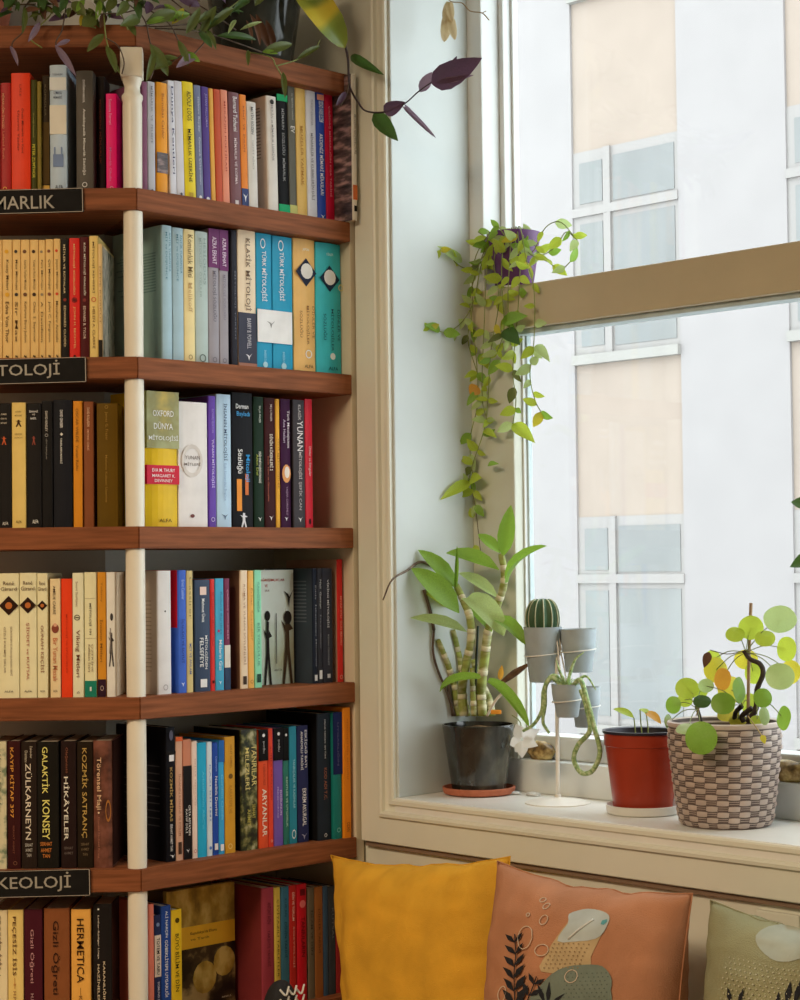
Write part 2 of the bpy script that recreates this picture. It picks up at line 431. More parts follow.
street = struct(link('street', box_me('street', -25, 30, 0.8, SB, -6.1, -6.0), mat('street_grey', (0.35, 0.35, 0.35), 0.9), None, MW))

# ================================================================== BOOKCASE
def corner_y(py): return hitL(139, py, 0).z
zA, zE = corner_y(187.5), corner_y(869.6)
SP = (zA - zE) / 4
SHZ = [corner_y(24)] + [zA - SP * k for k in range(6)]     # tops of boards 0..6
BT = 0.0385
case = thing('bookcase', 'brown wooden corner bookcase with white turned post and cream end panel', 'bookcase', (C0.x, C0.y, 0))
LL = 1.0
for i, z in enumerate(SHZ):
    poly = [(-LL, 0), (0, 0), (-tq, BD), (-LL, BD)]
    link('shelf', prism_me('shelf', poly, z - BT, z, 0.0015), WOOD, case)
    poly = [(0, 0), (RLEN - 0.028, 0), (RLEN - 0.028, BD), (tq, BD)]
    link('shelf', prism_me('shelf', poly, z - BT, z, 0.0015), WOOD, case, M.Rotation(TH, 4, 'Z'))
link('back_panel', box_me('back_panel', -LL, -tq, BD, BD + 0.008, 0.0, SHZ[0]), BACKP, case)
link('back_panel', box_me('back_panel', tq, RLEN - 0.008, BD, BD + 0.008, 0.0, SHZ[0]), BACKP, case, M.Rotation(TH, 4, 'Z'))
link('end_panel', box_me('end_panel', RLEN - 0.0265, RLEN - 0.006, 0.004, BD, 0.0, SHZ[0] - BT, 0.001), CASEP, case, M.Rotation(TH, 4, 'Z'))
link('plinth', box_me('plinth', -LL, -0.01, 0.03, 0.05, 0, SHZ[-1] - BT), WOOD, case)
link('plinth', box_me('plinth', 0.02, RLEN - 0.028, 0.03, 0.05, 0, SHZ[-1] - BT), WOOD, case, M.Rotation(TH, 4, 'Z'))
# turned white posts between the boards
pc = hitL(134.6, 450, 0.022); pc = pc - case.location
for i in range(6):
    zt, zbm = SHZ[i] - BT, SHZ[i + 1]
    if i == 0:
        h = 0.052
        cap = link('post_cap', box_me('post_cap', -0.0195, 0.0195, -0.0195, 0.0195, zt - h, zt - 0.001, 0.0025), POSTP, case, M.Translation((pc.x, pc.y - 0.002, 0)) @ M.Rotation(R(5), 4, 'Z'))
        p = [(0.0165, zbm), (0.0172, zt - h - 0.05), (0.0165, zt - h - 0.042), (0.0185, zt - h - 0.036), (0.0185, zt - h - 0.031), (0.0140, zt - h - 0.025), (0.0135, zt - h - 0.015), (0.0165, zt - h - 0.006), (0.0175, zt - h)]
    else:
        p = [(0.0165, zbm), (0.0172, (zbm + zt) / 2), (0.0168, zt)]
    link('post', lathe_me('post', p, 28), POSTP, case, M.Translation((pc.x, pc.y, 0)))

# lettering
TXT = {}
def text_mesh(s):
    if s in TXT: return TXT[s]
    cu = bpy.data.curves.new('lettering', 'FONT'); cu.body = s; cu.resolution_u = 2; cu.size = 1.0; cu.offset = 0.005
    o = bpy.data.objects.new('tmp', cu); COL.objects.link(o)
    dg = bpy.context.evaluated_depsgraph_get(); dg.update()
    me = bpy.data.meshes.new_from_object(o.evaluated_get(dg))
    data = ([v.co.copy() for v in me.vertices], [tuple(p.vertices) for p in me.polygons])
    bpy.data.objects.remove(o); bpy.data.curves.remove(cu); bpy.data.meshes.remove(me)
    TXT[s] = data; return data
def lettering(s, material, parent, cx, cz, length, height, y, mode='v', name='title', bold=0.0):
    """flat print on a face looking along -y; v reads from top to bottom, h is level"""
    vs, fs = text_mesh(s)
    if not vs: return
    x0, x1 = min(v.x for v in vs), max(v.x for v in vs); y0, y1 = min(v.y for v in vs), max(v.y for v in vs)
    sx, sy = length / (x1 - x0), height / max(1e-6, y1 - y0)
    out = []
    for v in vs:
        a, b = (v.x - (x0 + x1) / 2) * sx, (v.y - (y0 + y1) / 2) * sy
        out.append((cx + b, y, cz - a) if mode == 'v' else (cx + a, y, cz + b))
    return link(name, mesh(name, out, fs), material, parent)
for (s, xr, shelf_i, xtext, w_, ytop, ybot, tilt) in (('MİMARLIK', 83, 1, 55, 82, 189, 213, 0.9), ('MİTOLOJİ', 86, 2, 60, 84, 358, 383, 0.9), ('ARKEOLOJİ', 90, 5, 70.5, 98, 870, 896, 0.8)):
    pr = hitL(xr, (ytop + ybot) / 2, -0.006); px = hitL(2 * (xtext - w_ / 2) - xr, (ytop + ybot) / 2, -0.006)
    wdt = pr.x - px.x; hgt = (ybot - ytop) / F * Y0
    m = M.Translation(((pr.x + px.x) / 2 - C0.x, -0.0045, pr.z)) @ M.Rotation(R(-tilt), 4, 'Y')
    sg = link('section_sign', box_me('section_sign', -wdt / 2, wdt / 2, -0.003, 0.004, -hgt / 2, hgt / 2, 0.0006), BLACK, case, m)
    tl = w_ / F * Y0
    lettering(s, SIGNL, sg, 0, -hgt * (-0.05 if 'İ' in s else 0), tl, hgt * (0.74 if 'İ' in s else .56), -0.0036, 'h', 'lettering')
    for q in (((-wdt / 2, -wdt / 2 + .0012), (-hgt / 2, hgt / 2)), ((wdt / 2 - .0012, wdt / 2), (-hgt / 2, hgt / 2)), ((-wdt / 2, wdt / 2), (hgt / 2 - .0009, hgt / 2)), ((-wdt / 2, wdt / 2), (-hgt / 2, -hgt / 2 + .0009))):
        link('edge_line', box_me('edge_line', q[0][0], q[0][1], -0.0034, -0.0028, q[1][0], q[1][1]), SIGNB, sg)
# ================================================================== BOOKS
ORD = ['zeroth', 'first', 'second', 'third', 'fourth', 'fifth', 'sixth', 'seventh', 'eighth', 'ninth', 'tenth', 'eleventh', 'twelfth', 'thirteenth', 'fourteenth',
       'fifteenth', 'sixteenth', 'seventeenth', 'eighteenth', 'nineteenth', 'twentieth', 'twenty-first', 'twenty-second', 'twenty-third']
LEVEL = ['', 'top', 'second', 'third', 'fourth', 'fifth', 'sixth']
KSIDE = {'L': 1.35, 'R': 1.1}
def cmat(c, side, rough=0.48):
    """printed card of the given colour (0-255)"""
    if isinstance(c, str): return MATS[c]
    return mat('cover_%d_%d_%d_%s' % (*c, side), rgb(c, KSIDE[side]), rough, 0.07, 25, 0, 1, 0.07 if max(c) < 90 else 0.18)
def cover_me(w, dep, h, bulge):
    tc = min(0.0018, w * 0.22); c = min(0.0012, w * 0.2)
    n = 6
    out = [(0, dep), (0, c)] + [(c + (w - 2 * c) * i / n, -bulge * (1 - (2 * i / n - 1) ** 2)) for i in range(n + 1)] + [(w, c), (w, dep)]
    inn = [(tc, dep), (tc, tc)] + [(tc + (w - 2 * tc) * i / n, tc) for i in range(n + 1)] + [(w - tc, tc), (w - tc, dep)]
    k = len(out); vs = []
    for z in (0, h): vs += [(x, y, z) for x, y in out] + [(x, y, z) for x, y in inn]
    fs = []
    for i in range(k - 1):
        fs.append((i, i + 1, 2 * k + i + 1, 2 * k + i)); fs.append((k + i + 1, k + i, 3 * k + i, 3 * k + i + 1))
        fs.append((i + 1, i, k + i, k + i + 1)); fs.append((2 * k + i, 2 * k + i + 1, 3 * k + i + 1, 3 * k + i))
    fs.append((0, k, 3 * k, 2 * k)[::-1]); fs.append((k - 1, 2 * k - 1, 4 * k - 1, 3 * k - 1))
    return fixn(mesh('book', vs, fs))
def emblem_me(shape, cx, cz, sx, sz, y):
    if shape == 'diamond': pts = [(0, 1), (1, 0), (0, -1), (-1, 0)]
    elif shape == 'rect': pts = [(-1, 1), (1, 1), (1, -1), (-1, -1)]
    elif shape == 'ring':
        n = 16; vs = [(cx + sx * r * cos(2 * pi * i / n), y, cz + sz * r * sin(2 * pi * i / n)) for r in (1, .75) for i in range(n)]
        return mesh('emblem', vs, [(i, (i + 1) % n, n + (i + 1) % n, n + i) for i in range(n)])
    elif shape == 'bird': pts = [(-1, .7), (-.3, .1), (0, -.9), (.25, 0), (1, .9), (.35, .35), (.1, .15), (-.1, .4)]
    elif shape == 'figure': pts = [(-.2, 1), (.3, .95), (.25, .7), (.9, .5), (.3, .45), (.35, 0), (.8, -1), (.4, -1), (.05, -.2), (-.4, -1), (-.75, -1), (-.3, 0), (-.3, .4), (-.9, .75), (-.3, .6)]
    else: pts = [(cos(2 * pi * i / 14), sin(2 * pi * i / 14)) for i in range(14)]
    return mesh('emblem', [(cx + sx * a, y, cz + sz * b) for a, b in pts], [tuple(range(len(pts)))])
PLACED = {}
def decorate(o, w, h, bulge, side, opt, boost=0):
    yb = -bulge - 0.0002
    for f0, f1, c in opt.get('b', []):
        link('band', box_me('band', 0.0003, w - 0.0003, yb - 0.0003, 0.0004, h * (1 - f1), h * (1 - f0)), cmat(c, side), o)
    for ei, e in enumerate(opt.get('e', [])):
        shp, f, xc, sx, c = e[:5]; sz = e[5] if len(e) > 5 else sx
        link('emblem', emblem_me(shp, w * xc, h * (1 - f), w * sx / 2, w * sz / 2, yb - 0.0006 - 0.0003 * ei), cmat(c, side), o)
    for t in opt.get('t', []):
        s, f0, f1, xc, hf, c = t[:6]; mode = t[6] if len(t) > 6 else 'v'
        if mode == 'v': lettering(s, cmat(c, side), o, w * xc, h * (1 - (f0 + f1) / 2), h * (f1 - f0), w * hf, yb - 0.0016)
        else: lettering(s, cmat(c, side), o, w * xc, h * (1 - (f0 + f1) / 2), w * hf, h * (f1 - f0), yb - 0.0016, 'h')
def sat(A, B):
    for P in (A, B):
        for i in range(4):
            e = P[(i + 1) % 4] - P[i]; n = V((-e.y, e.x))
            a = [p.dot(n) for p in A]; b = [p.dot(n) for p in B]
            if max(a) <= min(b) + 1e-6 or max(b) <= min(a) + 1e-6: return False
    return True
def rect(mtx, w, y0, y1):
    return [(mtx @ V((x, y, 0))).to_2d() for x, y in ((0, y0), (w, y0), (w, y1), (0, y1))]
def row(side, lev, ox, oy, sc, specs, sb=None):
    """specs: x0, x1, top (zoom pixels), colour, description, options"""
    sb = {'L': 0.024, 'R': 0.030}[side] if sb is None else sb
    z0 = SHZ[lev]; H = hitL if side == 'L' else hitR
    fr = M.Translation(C0) if side == 'L' else MR
    inv = fr.inverted()
    zmid = z0 + 0.10
    pymid = {1: 130, 2: 300, 3: 465, 4: 635, 5: 800, 6: 965}[lev]
    res = []
    for sp in specs:
        x0, x1, top, c, desc = sp[:5]; opt = dict(sp[5]) if len(sp) > 5 else {}
        s_ = sb + opt.get('sb', 0)
        a = inv @ H(ox + x0 / sc, pymid, s_); b = inv @ H(ox + x1 / sc, pymid, s_)
        tp = inv @ H(ox + (x0 + x1) / 2 / sc, oy + top / sc, s_)
        res.append([a.x, b.x, tp.z - z0, c, desc, opt, s_])
    last = -9
    for r in res:                                     # books stand side by side
        if side == 'R': r[1] = min(r[1], RLEN - 0.0275)
        r[0] = max(r[0], last + 0.0004); r[1] = max(r[1], r[0] + 0.004); last = r[1]
    n = len(res)
    for i, (a, b, h, c, desc, opt, s_) in enumerate(res):
        w = b - a
        dep = opt.get('dep', 0.135)
        if side == 'R' and not opt.get('face'): dep = max(0.05, min(dep, 0.045 + a / 0.404 - s_))
        dep = min(dep, BD - s_ - 0.012)
        lean = opt.get('lean', 0)
        if opt.get('face'):                           # shown face out
            th = 0.012; W_ = w
            m0 = fr @ M.Translation((a, s_ + th, z0)) @ M.Rotation(-pi / 2, 4, 'Z')
            o = link('book', cover_me(th, W_, h, 0.0004), cmat(c, side), None, m0)
            link('pages', box_me('pages', 0.0019, th - 0.0019, 0.002, W_ - 0.003, 0.0015, h - 0.0015), PAGES, o)
            U0 = opt.get('u0', 0)
            def uu(u): return U0 + (1 - U0) * u
            # art in the plane of the front cover, written in the book's own frame
            for kind, args in opt['art']:
                if kind == 'panel':
                    u0, u1, f0, f1, cc = args
                    link('cover_art', box_me('cover_art', th, th + 0.0005, 0 if u0 == 0 else W_ * uu(u0), W_ * uu(u1), h * (1 - f1), h * (1 - f0)), cmat(cc, side), o)
                elif kind == 'text':
                    s, u0, u1, f0, f1, cc = args
                    vs, fs = text_mesh(s); xa, xb = min(v.x for v in vs), max(v.x for v in vs); ya, yb_ = min(v.y for v in vs), max(v.y for v in vs)
                    out = [(th + 0.0009, W_ * uu(u0 + (u1 - u0) * (v.x - xa) / (xb - xa)), h * (1 - f1 + (f1 - f0) * (v.y - ya) / (yb_ - ya))) for v in vs]
                    link('title', mesh('title', out, fs), cmat(cc, side), o)
                else:
                    u, f, su, sf, cc = args
                    e = emblem_me(kind, 0, 0, 1, 1, 0)
                    for v in e.vertices: v.co = (th + 0.0008, W_ * uu(u + su * v.co.x), h * (1 - f + sf * v.co.z))
                    for v in e.vertices: v.co.x += 0.0002 * len(o.children)
                    link('emblem', e, cmat(cc, side), o)
        else:
            if side == 'L':                           # keep clear of the books of the angled section
                while dep > 0.02:
                    A = rect(fr @ M.Translation((a, s_, z0)), w, 0, dep)
                    if not any(sat(A, B) for B in PLACED.get(lev, [])): break
                    dep -= 0.004
            m0 = fr @ M.Translation((a, s_, z0)) @ M.Rotation(R(-lean), 4, 'Y')
            bulge = opt.get('bulge', 0.0006 if w < 0.022 else 0.0015)
            o = link('book', cover_me(w, dep, h, bulge), cmat(c, side, opt.get('rough', 0.42)), None, m0)
            link('pages', box_me('pages', min(.0019, w * .24), w - min(.0019, w * .24), 0.0018, dep - 0.003, 0.0015, h - 0.0016), PAGES, o)
            decorate(o, w, h, bulge, side, opt)
            if 'art' in opt:
                f0, f1, cc = opt['art']
                xa = (-0.0005, 0.0) if side == 'R' else (w, w + 0.0004)
                link('cover_art', box_me('cover_art', xa[0], xa[1], 0.003, dep - 0.001, h * (1 - f1), h * (1 - f0)), cmat(cc, side), o)
            if 'blurb' in opt:                        # lines of small print on the visible cover
                f0, f1, nl, cc = opt['blurb']; bm = bmesh.new()
                xq = -0.0007 if side == 'R' else w + 0.0006
                for q in range(nl):
                    zz = h * (1 - f0 - (f1 - f0) * q / nl); le = random.uniform(.6, .8)
                    ps = [(xq, 0.018, zz), (xq, 0.018 + dep * le, zz), (xq, 0.018 + dep * le, zz + .0022), (xq, 0.018, zz + .0022)]
                    bm.faces.new([bm.verts.new(p) for p in ps])
                me = bpy.data.meshes.new('blurb'); bm.to_mesh(me); bm.free()
                bl = link('blurb', me, cmat(cc, side), o)
            if side == 'R': PLACED.setdefault(lev, []).append(rect(fr @ M.Translation((a - h * sin(R(max(0, lean))), s_, z0)), w + abs(h * sin(R(lean))), 0, dep))
        k = i + 1 if side == 'R' else n - i
        sd = 'angled' if side == 'R' else 'straight'
        tag(o, '%s, %s from white post on %s %s shelf' % (desc, ORD[k], LEVEL[lev], sd), 'book', 'books on the %s %s shelf' % (LEVEL[lev], sd))

CR, WH, BK, GD, YE = (225, 210, 175), (225, 222, 215), (28, 26, 25), (205, 165, 80), (228, 200, 60)
blotch('photo_cover', [(0.012, 0.012, 0.014), (0.10, 0.07, 0.07), (0.42, 0.27, 0.26)], 22, 0.4, 5, (1, 1, 3.5))
blotch('camouflage_cover', [(0.008, 0.012, 0.008), (0.03, 0.04, 0.015), (0.16, 0.16, 0.05), (0.50, 0.48, 0.28)], 60, 0.4, 3, pos=[.38, .48, .57, .72])
blotch('olive_photo', [(0.55, 0.40, 0.05), (0.24, 0.22, 0.05), (0.35, 0.36, 0.15)], 18, 0.4, 3)
blotch('speckled_cover', [(0.28, 0.25, 0.20), (0.55, 0.50, 0.40), (0.08, 0.10, 0.06)], 70, 0.5, 5, (1, 1, .5))
blotch('ochre_relief_photo', [(0.20, 0.13, 0.025), (0.42, 0.28, 0.05), (0.62, 0.47, 0.14)], 22, 0.4, 6, (1, 1.6, 1))
blotch('stone_photo', [(0.008, 0.007, 0.006), (0.05, 0.035, 0.018), (0.45, 0.33, 0.13)], 18, 0.4, 4, pos=[0.40, 0.50, 0.62])
blotch('leather_brown', [(0.05, 0.016, 0.010), (0.15, 0.05, 0.03), (0.24, 0.09, 0.06)], 40, 0.4, 5)
blotch('drawing_cover', [(0.02, 0.02, 0.02), (0.55, 0.52, 0.48), (0.70, 0.68, 0.62)], 26, 0.5, 6, (1, 1, .6), [0.36, 0.42, 0.6])
blotch('floral_cover', [(0.18, 0.24, 0.14), (0.66, 0.62, 0.40), (0.72, 0.66, 0.42)], 55, 0.5, 4)
blotch('pale_art_cover', [(0.70, 0.74, 0.68), (0.56, 0.62, 0.50), (0.45, 0.42, 0.22)], 9, 0.4, 3, pos=[.40, .55, .72])

row('R', 1, 120, 0, 3.2, [
    (70, 88, 262, (125, 72, 98), 'thin plum paperback'),
    (88, 113, 262, (188, 186, 190), 'light grey paperback with faint lettering', {'t': [('MİMARLIK  VE  FELSEFE', .04, .55, .5, .35, (120, 120, 128))], 'e': [('disc', .97, .5, .35, (90, 90, 100))]}),
    (117, 152, 265, (236, 152, 34), 'orange paperback with small dark photo', {'b': [(.62, .80, 'photo_cover')], 't': [('Barnabas Calder', .1, .5, .5, .22, (150, 80, 20))]}),
    (160, 181, 260, (214, 214, 222), 'white paperback with navy lettering', {'lean': 1.3, 't': [('Dünya Kentleri', .05, .8, .5, .40, (35, 40, 85))]}),
    (181, 207, 262, (206, 204, 210), 'plain off-white paperback', {'lean': 1.5, 'e': [('disc', .96, .5, .3, (90, 90, 100))]}),
    (207, 243, 265, (232, 205, 34), 'bright yellow paperback with black lettering', {'lean': 1.6, 't': [('ADOLF LOOS', .08, .33, .5, .38, (50, 48, 30)), ('MİMARLIK ÜZERİNE', .40, .85, .5, .38, (50, 48, 30))], 'e': [('rect', .955, .5, .35, (190, 160, 40))]}),
    (244, 267, 275, (112, 120, 150), 'blue-grey paperback', {'lean': 1.6, 't': [('Gülsüm Baydar   Osmanlı Çalışmaları', .1, .85, .5, .3, (190, 195, 210))], 'e': [('disc', .96, .5, .4, (225, 225, 235))]}),
    (267, 291, 280, (76, 52, 128), 'indigo paperback with white logo', {'lean': 1.5, 't': [('JUHANI PALLASMAA', .06, .35, .5, .36, (150, 135, 190))], 'e': [('disc', .965, .5, .45, (225, 225, 235))]}),
    (291, 306, 285, (222, 165, 70), 'thin orange-yellow paperback', {'lean': 1.4}),
    (307, 328, 288, (190, 76, 36), 'rust-brown paperback', {'lean': 1.4}),
    (328, 351, 290, (226, 142, 112), 'salmon paperback', {'lean': 1.3, 't': [('MEKANIN POETİKASI', .1, .7, .5, .3, (170, 60, 40))]}),
    (353, 388, 298, (120, 80, 86), 'mauve-brown paperback with bold white lettering', {'lean': 1.3, 't': [('Bernard Tschumi', .04, .34, .5, .36, (235, 225, 222)), ('MİMARLIK VE KOPMA', .40, .80, .5, .30, (220, 205, 205))], 'e': [('rect', .955, .5, .3, (215, 205, 205))]}),
    (388, 410, 305, (228, 132, 40), 'orange paperback with navy and white foot', {'lean': 1.2, 'b': [(.82, .98, (45, 60, 110))], 'e': [('bird', .90, .5, .7, (235, 235, 240), 1.2)], 't': [('KENT  VE  İNSAN', .1, .5, .5, .3, (140, 70, 20))]}),
    (410, 441, 328, (215, 210, 202), 'white paperback with black lettering', {'lean': 1.2, 't': [('METİN SÖZEN', .05, .30, .5, .32, (50, 48, 48)), ('HAYAT AĞACI', .36, .62, .5, .2, (140, 135, 130))]}),
    (474, 506, 310, (218, 212, 204), 'white paperback with grey-pink cover', {'lean': 1.2, 'art': (0, 1, (188, 165, 148)), 'blurb': (.1, .55, 16, (120, 100, 90)), 't': [('MEKÂN ve MİMARLIK ÜZERİNE', .08, .55, .5, .25, (120, 112, 110))], 'e': [('disc', .05, .5, .4, (60, 60, 60))]}),
    (507, 541, 305, (22, 22, 24), 'black paperback with green ends', {'lean': 1.2, 'b': [(0, .055, (0, 150, 88)), (.91, 1, (0, 160, 100))], 't': [('MİMARIN  SÖZLÜĞÜ  MİMARLIK', .12, .72, .5, .3, (150, 150, 150))]}),
    (541, 565, 276, (92, 90, 78), 'tall grey-olive paperback', {'lean': 0.8, 'b': [(.91, 1, (190, 190, 110))], 't': [('EV', .31, .36, .5, .55, (225, 222, 215)), ('İÇ MEKÂN TARİHİ', .06, .26, .5, .25, (170, 168, 158))]}),
    (565, 598, 280, (218, 180, 98), 'tan-gold paperback', {'lean': 0.8, 't': [('MÜZELER YAPMAK', .3, .75, .5, .3, (170, 120, 50))]}),
    (598, 630, 287, (212, 212, 218), 'white-grey paperback with grey lettering', {'lean': 0.8, 't': [('MİNARELER VE KUBBELERİN DİLİ', .34, .85, .5, .32, (110, 108, 115)), ('TURGUT CANSEVER', .08, .28, .5, .2, (150, 150, 160))]}),
    (630, 658, 293, (40, 70, 160), 'royal blue paperback with white lettering', {'lean': 0.8, 'e': [('rect', .05, .5, .8, (230, 150, 120), .5), ('bird', .965, .5, .5, (230, 235, 245))], 't': [('SEDAD HAKKI ELDEM', .08, .24, .5, .5, (225, 230, 245)), ('AKDENİZ MİMARİ MİRASLARI', .33, .80, .5, .5, (228, 232, 245))]}),
    (658, 685, 300, (196, 20, 58), 'crimson paperback', {'lean': 0.7, 't': [('ÇAĞDAŞ MİMARLIĞIN KISA TARİHİ', .1, .8, .5, .3, (235, 150, 160))]}),
    (736, 757, 236, (218, 212, 200), 'white-spined book with dark photo cover', {'sb': -0.052, 'dep': 0.18, 'art': (0, 1, 'photo_cover'), 'b': [(.76, .86, (205, 110, 60))], 't': [('MODERN ARCHITECTURE', .28, .55, .5, .4, (110, 105, 100))], 'e': [('rect', .92, .5, .7, (30, 28, 28), 1.0)]}),
])
row('R', 2, 120, 200, 3.2, [
    (135, 167, 82, (158, 186, 196), 'pale teal paperback with grey-green cover', {'dep': .15, 'art': (0, 1, (132, 160, 156)), 'blurb': (.2, .5, 14, (100, 130, 128)), 't': [('ANTİK YUNAN\'DA', .05, .34, .72, .22, (60, 110, 125)), ('MİT ve DÜŞÜNCE', .05, .40, .36, .26, (60, 110, 125))]}),
    (169, 204, 90, (158, 184, 194), 'pale teal paperback with plain matching neighbour', {'t': [('ANTİK YUNAN\'DA', .05, .34, .72, .22, (60, 110, 125)), ('MİT ve DÜŞÜNCE', .05, .40, .36, .26, (60, 110, 125))]}),
    (205, 240, 95, (228, 208, 150), 'cream yellow paperback with brown lettering', {'t': [('Kömürlük Miti', .04, .36, .5, .44, (110, 85, 45)), ('Melikoff', .40, .62, .5, .34, (190, 160, 110))], 'e': [('ring', .955, .5, .35, (130, 110, 70))]}),
    (241, 282, 102, (172, 188, 184), 'pale grey-green paperback with grey lettering', {'t': [('MİTOLOJİK  ÖYKÜLER', .05, .5, .35, .25, (135, 155, 150)), ('HESİODOS', .05, .4, .7, .25, (135, 155, 150))], 'e': [('ring', .955, .5, .5, (90, 105, 100))]}),
    (283, 317, 93, (152, 147, 154), 'grey paperback with purple top', {'b': [(0, .285, (106, 42, 98))], 't': [('AZRA ERHAT', .06, .26, .5, .38, (225, 205, 225)), ('MİTOLOJİ SÖZLÜĞÜ', .31, .68, .5, .42, (100, 94, 108))], 'e': [('ring', .96, .5, .4, (110, 105, 115))]}),
    (318, 347, 97, (152, 147, 154), 'grey paperback with longer purple top', {'b': [(0, .30, (106, 42, 98))], 't': [('AZRA ERHAT', .06, .27, .5, .38, (225, 205, 225)), ('MİTOLOJİ SÖZLÜĞÜ', .33, .66, .5, .36, (120, 112, 126))], 'e': [('ring', .96, .5, .4, (110, 105, 115))]}),
    (357, 376, 97, (45, 45, 54), 'thin charcoal paperback', {'t': [('MİTOLOJİ TARİHİ', .3, .8, .5, .3, (110, 110, 120))]}),
    (377, 435, 98, (228, 208, 178), 'cream and slate paperback with brown lettering', {'b': [(.60, .965, (66, 68, 82)), (.965, 1, (160, 110, 90))], 't': [('KLASİK MİTOLOJİ', .06, .585, .52, .38, (105, 80, 60)), ('BARRY B. POWELL', .64, .86, .55, .22, (190, 188, 195))], 'e': [('bird', .92, .55, .35, (225, 225, 230))]}),
    (436, 486, 108, (34, 148, 186), 'turquoise blue paperback with white lettering', {'t': [('TÜRK MİTOLOJİSİ', .13, .50, .45, .42, (238, 245, 248)), ('BAHAEDDİN ÖGEL', .86, .95, .5, .18, (150, 205, 220))], 'e': [('ring', .075, .4, .32, (225, 240, 245), .5), ('disc', .965, .5, .3, (170, 215, 228))]}),
    (488, 552, 118, (34, 150, 188), 'wider turquoise blue paperback with white lettering', {'t': [('TÜRK MİTOLOJİSİ', .12, .48, .42, .32, (238, 245, 248)), ('BAHAEDDİN ÖGEL', .86, .95, .5, .14, (150, 205, 220))], 'e': [('ring', .07, .4, .26, (225, 240, 245), .42), ('disc', .965, .5, .25, (170, 215, 228))]}),
    (555, 624, 126, (234, 184, 112), 'thick peach hardback with dark diamond emblem', {'bulge': .004, 't': [('JAPON', .07, .095, .5, .3, (250, 235, 210), 'h'), ('DİNLER VE', .50, .74, .84, .13, (140, 95, 60)), ('MİTOLOJİLER', .50, .79, .58, .15, (140, 95, 60)), ('SÖZLÜĞÜ', .54, .74, .28, .15, (140, 95, 60)), ('ALFA', .94, .965, .6, .4, (90, 60, 40), 'h')], 'e': [('diamond', .25, .52, .95, (40, 46, 66), 1.0), ('disc', .24, .55, .55, (225, 222, 215)), ('ring', .86, .6, .3, (250, 240, 225))]}),
    (626, 718, 141, (60, 186, 198), 'thick teal hardback with dark diamond emblem', {'bulge': .004, 't': [('DİNLER', .07, .095, .5, .26, (200, 235, 235), 'h'), ('DİNLER VE', .50, .74, .84, .12, (24, 84, 100)), ('MİTOLOJİLER', .50, .82, .58, .14, (24, 84, 100)), ('SÖZLÜĞÜ', .54, .74, .3, .14, (24, 84, 100)), ('ALFA', .94, .965, .6, .36, (20, 70, 84), 'h')], 'e': [('diamond', .27, .5, .78, (30, 52, 74)), ('disc', .26, .5, .46, (228, 232, 230)), ('ring', .33, .93, .2, (220, 200, 120)), ('disc', .86, .58, .2, (215, 238, 238))]}),
])
